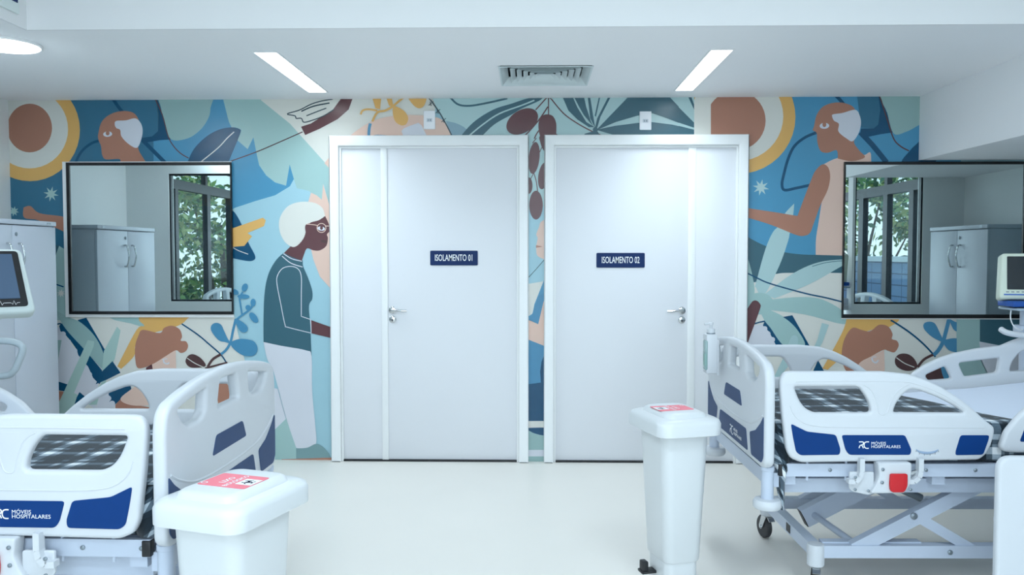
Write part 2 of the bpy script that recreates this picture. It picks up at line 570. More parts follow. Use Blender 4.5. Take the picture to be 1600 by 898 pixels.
l_('dkb', 4, (346, 553), (333, 561), (325, 573)); l_('dkb', 3, (321, 575), (340, 570), (356, 566)); l_('dkb', 3, (324, 574), (334, 600), (330, 640))
c_('plant', (360.5, 536), (352, 534), (342, 531), (331, 517), (331, 508), (338, 504), (346, 507), (351, 517), (356, 528))
c_('plant', (360.5, 536), (368, 531), (380, 529), (397, 533), (403, 545), (397, 555), (381, 555), (367, 546))
c_('plant', (368, 498), (378, 502), (387, 510), (386.6, 517), (380, 519), (373, 513))
l_('plant', 4, (369, 498), (365, 515), (360.5, 535), (354, 546), (346, 553))
l_('plant', 3, (369, 500), (376, 494), (390, 484), (395, 477)); l_('plant', 2.6, (379, 492), (376, 474), (375, 464), (380, 456))
e_('plant', 383, 449, 4.5, 6.5, 20); e_('plant', 381, 463, 9.5, 3.6, 2); e_('plant', 396, 472.5, 4, 6, 0); e_('plant', 388, 480, 4, 4); e_('plant', 397, 496, 5, 9.5, -38); e_('plant', 368, 456, 6, 4, 30)

# -- centre
p_('palm', (670, 140), (1084, 140), (1084, 230), (710, 230), (697, 194), (685, 174))
c_('peach', (544, 222), (544, 216), (562, 201), (586, 188), (612, 181.6), (643, 179.7), (684, 184), (700, 198), (710, 222))
p_('white', (627.5, 205), (631, 201), (640, 197), (654, 192), (659, 196), (672, 222), (634, 222))
p_('yellow', (579.7, 145), (597, 145), (594, 171), (587, 169.4)); c_('yellow', (616, 166), (631, 173), (638, 184), (635, 194), (627, 196), (618, 190), (614, 177))
c_('yellow', (639, 150), (665, 150), (663, 165), (654, 169.4), (644, 162)); p_('yellow', (603, 150), (612, 150), (615, 168), (608, 165))
l_('yellow', 3.4, (582, 190), (590, 176), (602, 173), (613, 167), (631, 152)); l_('yellow', 3, (564, 179), (567, 173), (576, 171), (590, 173))
l_('plant', 4.5, (579, 193), (577, 204), (578, 214), (590, 213), (606, 214)); e_('plant', 596, 217, 14, 5)
c_('gblue', (697, 189), (697, 189), (716, 194), (729, 203), (722, 214), (708, 222), (708, 222))
l_('dark', 1.8, (668, 150), (685.6, 174), (697, 194), (706, 212), (709, 222))
for bx_, by_ in ((673, 162), (684, 174), (693, 188)): l_('dark', 1, (bx_ - 3, by_ + 3), (bx_ + 4, by_ - 3)); l_('dark', 1, (bx_ - 1, by_ - 3), (bx_ + 1, by_ + 4))
l_('dteal', 3, (702, 150), (715, 163), (734, 165.6), (762, 161), (793, 154))
c_('dteal', (717, 222), (725, 207), (744, 188), (772, 171), (800, 162), (825, 154), (850, 151), (850, 151), (842, 158), (815, 170), (800, 179), (772, 195), (750, 216), (740, 224))
l_('palm', 2.2, (730, 215), (753, 196), (780, 178), (815, 165), (835, 157))
l_('maroon', 1.6, (857, 150), (857, 180)); l_('maroon', 1.8, (855, 152), (846, 162), (837, 172)); l_('maroon', 2, (856, 167), (844, 185), (829, 203), (815, 217))
l_('maroon', 1.8, (859, 152), (880, 177), (902, 193), (924, 205), (936, 210), (952, 219)); l_('maroon', 1.8, (842, 204), (837, 212), (832, 224))
e_('maroon', 816, 190, 27, 17.5, -32)
c_('maroon', (855.6, 179), (864, 182), (869, 193), (869, 209), (869, 209), (880, 219), (880, 240), (850, 240), (845, 218), (841.6, 203), (842, 190), (848, 181))
p_('dteal', (878, 150), (894, 150), (902, 168), (916, 191), (929, 199), (920, 199), (902, 187), (888, 173))
p_('dteal', (896, 150), (912, 150), (916, 168), (920, 180), (923, 190), (927, 198), (912, 180), (904, 166))
p_('dteal', (918, 150), (921.6, 150), (926, 177), (930, 201), (922, 185))
p_('dteal', (936, 150), (938, 150), (931, 183), (929, 181)); p_('dteal', (951, 150), (955, 150), (938, 183), (932, 203), (929, 202), (933, 185))
p_('dteal', (931, 204), (983, 150), (1044, 150), (1084, 192), (1084, 200), (1062, 193), (1036, 183), (1018, 177), (996, 181), (962, 191))
p_('dteal', (931, 203), (960, 197), (996, 192.4), (1018, 191), (1050, 195), (1084, 203), (1084, 212), (1050, 217), (1030, 222), (990, 222), (972, 215))
p_('dteal', (928, 205), (931, 207), (922, 222), (902, 222), (914, 209)); p_('dteal', (929, 204), (934, 206), (942, 222), (924, 222))
e_('dteal', 930, 203, 4, 4)
p_('dteal', (1074, 150), (1079, 150), (1085, 166), (1085, 174))
# -- strip between the doors
p_('base', (815, 217), (862, 217), (862, 450), (815, 450))
p_('palm', (815, 217), (862, 217), (862, 320), (815, 330))
l_('maroon', 1.4, (838, 216), (832, 224)); c_('maroon', (845, 212), (870, 212), (862, 240), (850, 236), (844, 222))
e_('maroon', 834.5, 247, 8.5, 25, 6); e_('maroon', 849, 275, 8, 21, 8); e_('maroon', 826, 290, 6, 13); e_('maroon', 837.5, 320.5, 10.5, 22.5)
l_('maroon', 1.4, (834, 270), (838, 284), (840, 300)); l_('maroon', 1.2, (834, 270), (829, 280)); l_('maroon', 1.2, (842, 240), (849, 226))
c_('peach', (846, 346), (860, 346), (860, 405), (848, 404), (839, 398), (838, 384), (840, 372), (838, 366), (842, 355))
p_('brown', (837.5, 383), (848, 385), (837.5, 387))
l_('dark', 1.0, (826, 433), (838, 420), (850, 406))
p_('cream', (815, 445), (862, 437), (862, 500), (815, 500))
p_('blue', (835, 475), (850, 437), (862, 437), (862, 500), (815, 500), (832, 490))
p_('peach', (815, 499), (827, 500), (841, 506), (849, 470), (862, 470), (862, 545), (815, 527))
p_('plant', (826, 499), (832, 489), (841, 462), (855, 455), (849, 472), (841, 506))
p_('plant', (815, 526), (848, 539), (862, 545), (862, 600), (815, 602))
p_('navy', (815, 601), (845, 597), (844, 580), (846, 565), (849, 557), (862, 550), (862, 657), (815, 657))
p_('cream', (815, 657), (862, 657), (862, 668), (815, 668)); p_('sage', (815, 668), (862, 668), (862, 702), (815, 702))
c_('navy', (815, 668), (862, 668), (862, 680), (846, 679), (832, 675), (820, 668)); p_('white', (815, 702), (862, 702), (862, 712), (815, 712)); p_('sage', (815, 712), (862, 712), (862, 730), (815, 730))

# -- right third
p_('blue', (1084, 140), (1500, 140), (1500, 420), (1084, 420))
e_('yellow', 1152, 183, 90, 89); e_('cream', 1151, 182, 72, 70); e_('brown', 1149, 188.7, 46.5, 46.5)
p_('palm', (1060, 140), (1084, 140), (1084, 222), (1060, 222))
p_('dteal', (1074, 150), (1079, 150), (1084, 164), (1084, 172)); p_('dteal', (1060, 168), (1084, 192), (1084, 200), (1060, 192)); p_('dteal', (1060, 197), (1084, 203), (1084, 212), (1060, 215))
p_('cream', (1084, 160), (1092, 152), (1110, 150), (1110, 222), (1084, 222))
star('palm', 1188, 293, 13, 5.5)
p_('cream', (1150, 440), (1180, 441), (1211, 427), (1241, 425), (1330, 425), (1493, 495), (1493, 730), (1150, 730))
c_('dteal', (1150, 355), (1166, 369), (1195, 384), (1225, 394), (1273, 398), (1318, 392), (1345, 385), (1345, 427), (1345, 427), (1294, 426), (1241, 426), (1211, 428), (1176, 441), (1160, 440), (1150, 420))
p_('blue2', (1338, 150), (1371, 150), (1374, 172), (1371, 195), (1364, 201), (1344, 200))
l_('navy', 5, (1303, 148), (1310, 155), (1317, 163))
l_('navy', 4.2, (1276, 207), (1257, 215), (1240, 229), (1230, 250), (1224, 272), (1221, 288), (1225, 297), (1243, 294), (1266, 289))
p_('navy', (1371, 148), (1380, 160), (1388, 185), (1397, 208), (1375, 210), (1356, 214), (1343, 208), (1344, 201), (1364, 201), (1371, 195), (1374, 172))
p_('blue', (1357, 214), (1375, 210), (1396, 207), (1400, 225), (1390, 240), (1372, 232))
l_('navy', 8, (1343, 207), (1362, 227), (1384, 254))
c_('sage', (1376, 140), (1385, 177), (1395, 209), (1415, 206), (1434, 196), (1460, 180), (1460, 140))
c_('navy', (1450, 205), (1434, 222), (1420, 236), (1409, 256), (1460, 256))
l_('dkb', 2, (1373, 150), (1385, 187), (1395, 217), (1406, 229), (1419, 236))
c_('peach', (1284, 258), (1284, 258), (1308, 247), (1347, 243), (1360, 252), (1345, 400), (1345, 400), (1273.5, 398), (1273.5, 398), (1274, 373), (1278, 347), (1283, 315), (1290, 280))
c_('brown', (1269, 204), (1271, 197), (1275, 180), (1285, 167), (1302, 161), (1320, 162), (1335, 172), (1340, 205), (1333, 222), (1342, 236), (1350, 246), (1330, 252), (1308, 248), (1308, 248), (1306, 235), (1292, 239), (1281, 236), (1276, 222), (1275, 208))
c_('white', (1299, 182), (1301, 179), (1315, 177), (1335, 172), (1342, 181), (1344, 194), (1340, 209), (1331, 221), (1322, 217), (1309, 206), (1309.5, 194), (1302, 189))
e_('white', 1287, 197, 7.5, 4.6, -3); e_('brown', 1287, 195, 3, 4)
c_('palm', (1240, 318), (1240, 318), (1226, 333), (1218, 350), (1210, 362), (1232, 366), (1238, 338))
c_('palm', (1213, 356), (1232, 362), (1227, 387), (1214, 421), (1194, 459), (1177, 462), (1184, 428), (1198, 381))
c_('brown', (1150, 321), (1150, 321), (1167, 325), (1206, 331), (1245, 337.4), (1245, 337.4), (1256, 308), (1266, 282), (1273, 267), (1284, 257), (1293, 262), (1296, 277), (1292, 297), (1281, 320), (1270, 350), (1265, 363), (1257, 368), (1243, 367), (1203, 351), (1167, 340), (1150, 336), (1150, 336))
p_('cream', (1160, 455), (1180, 448), (1190, 470), (1170, 490))
c_('palm', (1194, 459), (1194, 459), (1238, 427), (1278, 409.6), (1320, 405), (1340, 406), (1319, 413), (1265, 443), (1209, 466), (1209, 466))
l_('dteal', 1, (1268, 416), (1290, 410), (1318, 407))
c_('sage2', (1200, 468), (1200, 468), (1244, 464), (1278, 466), (1305, 478), (1320, 490), (1335, 505), (1335, 505), (1310, 505), (1257, 491), (1200, 484), (1200, 484))
c_('sage2', (1186, 480), (1209, 487), (1230, 499), (1249, 518), (1258, 540), (1225, 540), (1205, 520), (1193, 499))
c_('sage2', (1160, 385), (1166, 398), (1174, 427), (1178, 459), (1168, 494), (1160, 496))
e_('sage2', 1186, 474, 22, 17)
l_('navy', 2.2, (1160, 423), (1180, 433), (1203, 443), (1257, 458), (1290, 465), (1325, 474))
p_('white', (1168, 510), (1193, 505), (1216, 545), (1160, 545)); l_('navy', 2.2, (1176, 506), (1186, 503), (1196, 501))
p_('navy', (1191, 508), (1194, 501), (1204, 506), (1228, 540), (1212, 540), (1201, 518))
for sx_, sy_ in ((1194, 513), (1199, 521), (1206, 530)): e_('white', sx_, sy_, 4, 4)
p_('navy', (1221, 495), (1237, 492), (1264, 540), (1256, 540), (1238, 512))
c_('sage2', (1186, 480), (1209, 488), (1230, 500), (1247, 518), (1256, 540), (1225, 540), (1203, 512), (1193, 499))
c_('maroon', (1160, 500), (1172, 474), (1180, 469), (1187, 475), (1186, 484), (1170, 528), (1164, 545), (1158, 545))
p_('palm', (1283, 504), (1294, 507), (1284, 534), (1270, 560), (1262, 560), (1276, 530)); p_('navy', (1277, 562), (1288, 582), (1268, 582))
c_('palm', (1236, 525), (1246, 530), (1238, 560), (1215, 590), (1208, 590), (1224, 556))
c_('yellow', (1322, 496), (1322, 496), (1400, 496), (1389, 510), (1372, 512), (1350, 518), (1332, 524), (1320, 540), (1314, 556), (1292, 577), (1292, 577), (1284, 575), (1284, 575), (1314, 520))
p_('peach', (1340, 566), (1380, 546), (1381, 575), (1378, 600), (1335, 600))
c_('brown', (1330, 512), (1345, 515), (1358, 517), (1372, 507), (1386, 509.5), (1393, 521), (1392, 529), (1400, 532), (1402.5, 540), (1396, 549.7), (1386, 547.5), (1379, 546), (1360, 556), (1342, 566), (1336, 580), (1322, 580), (1314, 560), (1317, 532))
l_('white', 2.2, (1361, 558), (1362, 563), (1367, 566), (1371, 562)); l_('white', 1.2, (1362, 557), (1368, 557))
l_('navy', 2.6, (1390, 500), (1396, 503), (1420, 519), (1442, 537.6), (1460, 557))
c_('dkb', (1432, 572), (1427, 560), (1417, 552.6), (1404, 552.6), (1397, 560), (1399, 571), (1411, 578), (1424, 578))
l_('cream', 1.3, (1399, 558), (1412, 567), (1427, 573))
l_('dkb', 4, (1432, 573), (1442, 561), (1457, 553)); c_('dkb', (1440, 590), (1455, 576), (1468, 569), (1474, 592))
c_('plant', (1472, 533), (1462, 530), (1451, 523), (1442, 513), (1442, 505), (1450, 502), (1459, 505), (1466, 518))
c_('plant', (1472, 533), (1480, 529), (1492, 528), (1507, 531), (1518, 543), (1510, 549), (1495, 550), (1480, 546))
c_('plant', (1482, 499), (1490, 502), (1499, 505), (1503, 512), (1497, 518), (1488, 514))
l_('plant', 6, (1481, 498), (1476, 518), (1471, 535), (1464, 547), (1457, 554))
c_('plant', (1494, 566), (1503, 564), (1508, 576), (1505, 588), (1499, 586)); c_('plant', (1468, 571), (1475, 572), (1484, 592), (1474, 592))
p_('sage2', (1493, 470), (1529, 470), (1529, 560), (1545, 592), (1600, 640), (1493, 640))
p_('dteal', (1529, 470), (1720, 470), (1720, 560), (1590, 545), (1529, 533))
p_('white', (1528, 533), (1590, 545), (1720, 560), (1720, 660), (1580, 660), (1542, 584), (1531, 561))

def build_wall_back():
    bm = B()
    box(bm, XL - .15, XR + .15, D, D + .15, 0, ZH)
    names = list(PAL)
    mats = [mat('mural_base', PAL['base'], 0.3, noise=0.02)]
    for n in names:
        c = [min(.93, v * k) for v, k in zip(lin(PAL[n]), (1.29, 1.06, .94))]
        mats.append(mat('mural_' + n, c, 0.27, spec=.5, noise=0.025, nscale=5, raw=True))
    x0, x1, z0, z1 = XL, 3.43, 0.0, ZC
    def clip(poly):
        for ax, lim, sg in ((0, x0, 1), (0, x1, -1), (1, z0, 1), (1, z1, -1)):
            out = []
            m = len(poly)
            for i in range(m):
                a, b = poly[i - 1], poly[i]
                ia, ib = (a[ax] - lim) * sg >= 0, (b[ax] - lim) * sg >= 0
                if ia != ib:
                    t = (lim - a[ax]) / (b[ax] - a[ax])
                    out.append((a[0] + (b[0] - a[0]) * t, a[1] + (b[1] - a[1]) * t))
                if ib: out.append(b)
            poly = out
            if len(poly) < 3: return []
        return poly
    for i, (col, pts, w) in enumerate(MUR):
        y = D - 0.0008 - i * 0.00006
        q = [onY(px, py, D) for px, py in pts]
        q = [(v.x, v.z) for v in q]
        mi = 1 + names.index(col)
        if w is not None:
            L, Rr = ribbon(q, w / 236.0)
            vL = [bm.verts.new((x, y, max(0, min(ZC, z)))) for x, z in L]
            vR = [bm.verts.new((x, y, max(0, min(ZC, z)))) for x, z in Rr]
            for k in range(len(L) - 1):
                bm.faces.new((vL[k], vL[k + 1], vR[k + 1], vR[k])).material_index = mi
            continue
        q = clip(q)
        if len(q) < 3: continue
        vv = [bm.verts.new((x, y, z)) for x, z in q]
        for a, b, c in tessellate_polygon([[Vector((x, z, 0)) for x, z in q]]):
            try: bm.faces.new((vv[a], vv[b], vv[c])).material_index = mi
            except ValueError: pass
    o = finish(bm, 'wall_back', mats)
    return struct(o)
build_wall_back()

# ---- side walls with daylight windows behind the partitions
def wall_with_window(name, x0, x1, ya, yb, za, zb):
    return sbox(name, [(x0, x1, YB, ya, 0, ZH), (x0, x1, yb, D, 0, ZH), (x0, x1, ya, yb, 0, za), (x0, x1, ya, yb, zb, ZH)], WALL)
wall_with_window('wall_left', XL - .15, XL, -0.6, 3.35, 0.80, 2.33)
wall_with_window('wall_right', XR, XR + .15, -0.6, 3.75, 0.80, 2.33)
sbox('wall_front', [(XL, -2.2, YB - .15, YB, 0, ZH), (2.2, XR, YB - .15, YB, 0, ZH), (-2.2, 2.2, YB - .15, YB, 0, .9), (-2.2, 2.2, YB - .15, YB, 2.5, ZH)], WALL)  # unseen wall, its opening added for the fill light
area('front_fill', (0, YB - .05, 1.7), 4.3, 1.5, P_FILL, col=(.76, .89, 1.0), rot=(R_(90), 0, 0))  # fill added behind the camera to even out the light
# partitions screening the side bays, each with a glazed opening
PYL, PYR = 3.84, 4.20
sbox('wall_partition_left', [(XL, -3.09, PYL - .1, PYL, 0, ZC), (-2.522, -2.506, PYL - .1, PYL, 0, ZC), (-3.09, -2.522, PYL - .1, PYL, 0, .965), (-3.09, -2.522, PYL - .1, PYL, 2.055, ZC)], WALL)
sbox('wall_partition_right', [(3.12, XR, PYR - .1, PYR, 0, ZC), (2.565, 2.585, PYR - .1, PYR, 0, ZC), (2.585, 3.12, PYR - .1, PYR, 0, .972), (2.585, 3.12, PYR - .1, PYR, 2.02, ZC)], WALL)

# ---- ceilings
def ceiling_low():
    bm = B()
    hole = lambda x0, x1, y0, y1: [(x0, y0), (x1, y0), (x1, y1), (x0, y1)]
    fn = lambda a, b, c: (a, b, ZC + .01 + c)
    plate(bm, [(XL, 3.745), (XR, 3.745), (XR, D), (XL, D)], [hole(-1.392, -1.272, 4.15, 5.225), hole(.892, 1.005, 4.17, 5.225), hole(-.168, .331, 4.527, 5.03)], t=.02, bev=0, fn=fn)
    box(bm, -2.27, XR, 3.745, 4.19, ZC - .004, ZC + .0)
    box(bm, XL, -2.28, YB, 3.745, ZC, ZC + .02)
    return struct(finish(bm, 'ceiling', CEIL))
ceiling_low()
sbox('ceiling_high', (XL - .15, XR + .15, YB - .15, D + .15, ZH, ZH + .12), CEIL)
sbox('trim_1', [(-2.268, XR, 3.741, 3.753, ZC - .0045, ZH), (-2.28, -2.268, YB, 3.753, ZC - .0045, ZH)], FASC)
# plaster box in the right corner
sbox('trim_2', (2.506, XR, 4.20, D - .013, 1.978, ZC), mat('plaster_box_paint', (244, 246, 248), 0.55, bump=0.1, bscale=30))

# ---- doors
def door(name, fx0, fx1, leafs, strip, hx, hdir, zt, sill=0.0):
    root = struct(thing(name, None, None, ((fx0 + fx1) / 2, D, 0)))
    cx = (fx0 + fx1) / 2
    bm = B()
    w = 0.064
    y0, y1 = -0.058, -0.011
    a, b = fx0 - cx, fx1 - cx
    fw = w
    prof = rounded([(a, 0), (a, zt + .068), (b, zt + .068), (b, 0), (b - fw, 0), (b - fw, zt), (a + fw, zt), (a + fw, 0)], 0.002)
    plate(bm, prof, t=y1 - y0, bev=.006, fn=lambda x, z, c: (x, (y0 + y1) / 2 + c, max(0, z)))
    # inner stop bead
    g = 0.014
    plate(bm, [(a + fw, 0), (a + fw, zt), (b - fw, zt), (b - fw, 0), (b - fw - g, 0), (b - fw - g, zt - g), (a + fw + g, zt - g), (a + fw + g, 0)], t=.016, bev=.003, fn=lambda x, z, c: (x, -.028 + c, z))
    finish(bm, 'door_frame', STRIP, root, 40)
    for la, lb in leafs:
        bm = B()
        box(bm, la - cx, lb - cx, -.022, -.011, .012, zt - .003, bev=.002)
        finish(bm, 'door_leaf', DOORP, root, 30)
    bm = B()
    box(bm, strip[0] - cx, strip[1] - cx, -.030, -.0225, .010, zt - .004, bev=.003)
    finish(bm, 'cover_strip', STRIP, root, 30)
    bm = B()
    box(bm, a + fw, b - fw, -.035, -.011, .0, .010)
    finish(bm, 'threshold_gap', BLACK, root)
    h = hx - cx
    bm = B()
    lathe(bm, (h, -.022, 1.005), [(.024, 0), (.024, -.007), (.018, -.010), (.011, -.011), (.010, -.045), (.006, -.047)], axis='y', n=24)
    tube(bm, [(h, -.062, 1.005), (h + hdir * .02, -.066, 1.007), (h + hdir * .05, -.066, 1.004), (h + hdir * .075, -.067, 1.0), (h + hdir * .1, -.064, 1.001)], [.010, .009, .0085, .009, .0085], n=12)
    finish(bm, 'door_handle', CHROME, root, 40)
    bm = B()
    lathe(bm, (h, -.022, .943), [(.023, 0), (.023, -.006), (.019, -.009), (.002, -.0095)], axis='y', n=24)
    box(bm, h - .003, h + .003, -.033, -.030, .930, .946, mi=1)
    finish(bm, 'lock_rosette', [CHROME, BLACK], root, 40)
    return root
X = lambda px: onY(px, 480, D - .03).x
door('door_1', X(517), X(826), [(X(531), X(601)), (X(601), X(813))], (X(596), X(606)), X(613), 1, 2.075)
door('door_2', X(850), X(1166.5), [(X(863), X(1079)), (X(1079), X(1153))], (X(1074), X(1086)), X(1065.5), -1, 2.075)

# ---- window frames in the side walls
def side_window(name, xw, ya, yb, za, zb, ys, zbar, subs):
    root = struct(thing(name, None, None, (xw, (ya + yb) / 2, za)))
    cy = (ya + yb) / 2
    bm = B()
    h = zb - za
    plate(bm, [(ya - cy, 0), (yb - cy, 0), (yb - cy, h), (ya - cy, h)], [[(ya - cy + .05, .05), (yb - cy - .05, .05), (yb - cy - .05, h - .05), (ya - cy + .05, h - .05)]], t=.06, bev=0, fn=lambda y, z, c: (c, y, z))
    box(bm, -.03, .03, ya - cy, yb - cy, zbar - .05 - za, zbar + .045 - za)
    for y, w in ys:
        box(bm, -.028, .028, y - w / 2 - cy, y + w / 2 - cy, 0.02, zbar - za)
    for y, w in subs:
        box(bm, -.025, .025, y - w / 2 - cy, y + w / 2 - cy, zbar - za, h - .02)
    finish(bm, 'window_frame', WINM, root)
    bm = B()
    box(bm, -.003, .003, ya - cy + .04, yb - cy - .04, .04, h - .04)
    finish(bm, 'window_pane', GLASS, root)
    return root
GLASS = bpy.data.materials.new('window_glass')
GLASS.use_nodes = True
gt = GLASS.node_tree
gt.nodes.remove(gt.nodes['Principled BSDF'])
tr = gt.nodes.new('ShaderNodeBsdfTransparent'); tr.inputs[0].default_value = (.93, .97, .97, 1)
gl = gt.nodes.new('ShaderNodeBsdfGlossy'); gl.inputs['Roughness'].default_value = 0.01
mxs = gt.nodes.new('ShaderNodeMixShader')
mxs.inputs[0].default_value = 0.02; gt.links.new(tr.outputs[0], mxs.inputs[1]); gt.links.new(gl.outputs[0], mxs.inputs[2])
gt.links.new(mxs.outputs[0], gt.nodes['Material Output'].inputs[0])
side_window('window_1', XL - .07, -0.6, 3.35, .80, 2.33, [(2.72, .07), (1.90, .09), (1.22, .07), (.4, .07)], 2.06, [(1.95, .06), (.8, .06)])
side_window('window_2', XR + .07, -0.6, 3.75, .80, 2.33, [(3.18, .09), (2.62, .10), (2.02, .12), (1.2, .08)], 2.0, [(2.62, .07), (1.2, .06)])
# glazed openings of the partitions
def part_window(name, x0, x1, z0, z1, yc, bars):
    root = struct(thing(name, None, None, ((x0 + x1) / 2, yc, z0)))
    cx = (x0 + x1) / 2; h = z1 - z0; w = .014
    bm = B()
    plate(bm, [(x0 - cx, 0), (x1 - cx, 0), (x1 - cx, h), (x0 - cx, h)], [[(x0 - cx + w, w), (x1 - cx - w, w), (x1 - cx - w, h - w), (x0 - cx + w, h - w)]], t=.04, bev=0, fn=lambda x, z, c: (x, c, z))
    for bz in bars: box(bm, x0 - cx, x0 - cx + .1, -.01, .01, bz - z0, bz + .02 - z0)
    finish(bm, 'window_frame', WINM, root)
    bm = B()
    box(bm, x0 - cx + w, x1 - cx - w, -.003, .003, w, h - w)
    finish(bm, 'window_pane', GLASS, root)
part_window('added_window', -2.2, 2.2, .9, 2.5, YB - .11, [])  # unseen window added in the front wall to go with the fill
part_window('window_3', -3.09, -2.522, .965, 2.055, PYL - .035, [])
part_window('window_4', 2.585, 3.12, .972, 2.02, PYR - .035, [])

# ================================================================== BEDS
def plaid():
    m = bpy.data.materials.new('plaid_blanket')
    m.use_nodes = True
    nt = m.node_tree; N = nt.nodes; Lk = nt.links
    b = N['Principled BSDF']
    b.inputs['Roughness'].default_value = 0.95
    b.inputs['Specular IOR Level'].default_value = 0.15
    b.inputs['Sheen Weight'].default_value = 0.2
    uv = N.new('ShaderNodeUVMap')
    nz = N.new('ShaderNodeTexNoise'); nz.inputs['Scale'].default_value = 160
    sp = N.new('ShaderNodeSeparateXYZ')
    Lk.new(uv.outputs[0], sp.inputs[0]); Lk.new(uv.outputs[0], nz.inputs['Vector'])
    outs = []
    for ax, per, ph in (('X', .168, .02), ('Y', .150, .05)):
        md = N.new('ShaderNodeMath'); md.operation = 'ADD'; md.inputs[1].default_value = ph
        Lk.new(sp.outputs[ax], md.inputs[0])
        dv = N.new('ShaderNodeMath'); dv.operation = 'DIVIDE'; dv.inputs[1].default_value = per
        Lk.new(md.outputs[0], dv.inputs[0])
        fr = N.new('ShaderNodeMath'); fr.operation = 'FRACT'
        Lk.new(dv.outputs[0], fr.inputs[0])
        r = N.new('ShaderNodeValToRGB'); r.color_ramp.interpolation = 'CONSTANT'
        e = r.color_ramp.elements
        e[0].position = 0; e[0].color = (0, 0, 0, 1)
        e[1].position = .36; e[1].color = (.5, .5, .5, 1)
        for p, v in ((.50, 1.0), (.68, .35), (.76, .0), (.88, .5)):
            k = e.new(p); k.color = (v, v, v, 1)
        Lk.new(fr.outputs[0], r.inputs[0])
        outs.append(r)
    ad = N.new('ShaderNodeMath'); ad.operation = 'ADD'
    Lk.new(outs[0].outputs[0], ad.inputs[0]); Lk.new(outs[1].outputs[0], ad.inputs[1])
    hv = N.new('ShaderNodeMath'); hv.operation = 'MULTIPLY'; hv.inputs[1].default_value = .5
    Lk.new(ad.outputs[0], hv.inputs[0])
    ns = N.new('ShaderNodeMath'); ns.operation = 'MULTIPLY_ADD'; ns.inputs[1].default_value = .08; ns.inputs[2].default_value = -.04
    Lk.new(nz.outputs['Fac'], ns.inputs[0])
    a2 = N.new('ShaderNodeMath'); a2.operation = 'ADD'; a2.use_clamp = True
    Lk.new(hv.outputs[0], a2.inputs[0]); Lk.new(ns.outputs[0], a2.inputs[1])
    cr_ = N.new('ShaderNodeValToRGB')
    e = cr_.color_ramp.elements
    e[0].position = 0; e[0].color = (*lin((28, 38, 46)), 1)
    e[1].position = 1; e[1].color = (*lin((238, 243, 246)), 1)
    for p, c in ((.26, (34, 46, 56)), (.48, (78, 94, 106)), (.70, (140, 156, 168)), (.84, (212, 224, 232))):
        k = e.new(p); k.color = (*lin(c), 1)
    Lk.new(a2.outputs[0], cr_.inputs[0]); Lk.new(cr_.outputs[0], b.inputs['Base Color'])
    bp = N.new('ShaderNodeBump'); bp.inputs['Strength'].default_value = .4; bp.inputs['Distance'].default_value = .003
    Lk.new(nz.outputs['Fac'], bp.inputs['Height']); Lk.new(bp.outputs[0], b.inputs['Normal'])
    return m
PLAID = plaid()

WB = 0.90           # distance between the two rail planes
BOARD = [(-.04, .575), (-.04, .89), (-.028, .935), (.0, .960), (.09, .980), (.2, .996), (.32, 1.006), (.43, 1.010), (.54, 1.006), (.66, .996), (.77, .980), (.86, .960), (.888, .935), (.90, .89), (.90, .575), (.86, .553), (0, .553)]
H_A = [(.045, .932), (.14, .948), (.25, .962), (.238, .893), (.20, .876), (.12, .874), (.08, .892)]
H_B = [(.36, .972), (.50, .972), (.525, .886), (.335, .886)]
RAIL = [(.063, .904), (.078, .926), (.10, .930), (.448, .930), (.55, .920), (.618, .898), (.675, .871), (.743, .828), (.8, .784), (.847, .742), (.881, .717), (.882, .694), (.871, .647), (.855, .613), (.826, .590), (.147, .579), (.107, .596), (.090, .631), (.071, .770), (.061, .874)]
RH1 = [(.116, .872), (.358, .873), (.386, .841), (.404, .806), (.411, .771), (.195, .771), (.161, .788), (.138, .817), (.123, .852)]
RH2 = [(.493, .772), (.504, .806), (.527, .841), (.556, .863), (.59, .859), (.663, .832), (.721, .802), (.768, .771)]
RA = [(.104, .731), (.167, .700), (.276, .688), (.295, .632), (.292, .611), (.143, .609), (.126, .622), (.113, .680)]
RB_ = [(.298, .687), (.539, .687), (.565, .630), (.561, .611), (.328, .611), (.314, .630)]
RC_ = [(.750, .687), (.859, .687), (.856, .668), (.838, .612), (.734, .610), (.733, .624)]
HEAD = [(.905, .640), (.925, .700), (.965, .752), (1.004, .793), (1.068, .835), (1.138, .868), (1.206, .890), (1.309, .912), (1.43, .926), (1.485, .950), (1.53, .966), (1.70, .972), (1.80, .95), (1.86, .90), (1.88, .82), (1.87, .70), (1.83, .65), (1.60, .622), (.96, .618), (.92, .622)]
HH1 = [(1.060, .782), (1.159, .828), (1.192, .765), (1.075, .757)]
HH2 = [(1.222, .842), (1.424, .868), (1.412, .795), (1.252, .775)]
HH3 = [(1.47, .801), (1.486, .852), (1.519, .893), (1.56, .914), (1.70, .918), (1.77, .88), (1.79, .82)]
HI1 = [(1.00, .735), (1.12, .735), (1.10, .665), (.975, .662)]
HI2 = [(1.16, .735), (1.45, .740), (1.43, .668), (1.14, .665)]

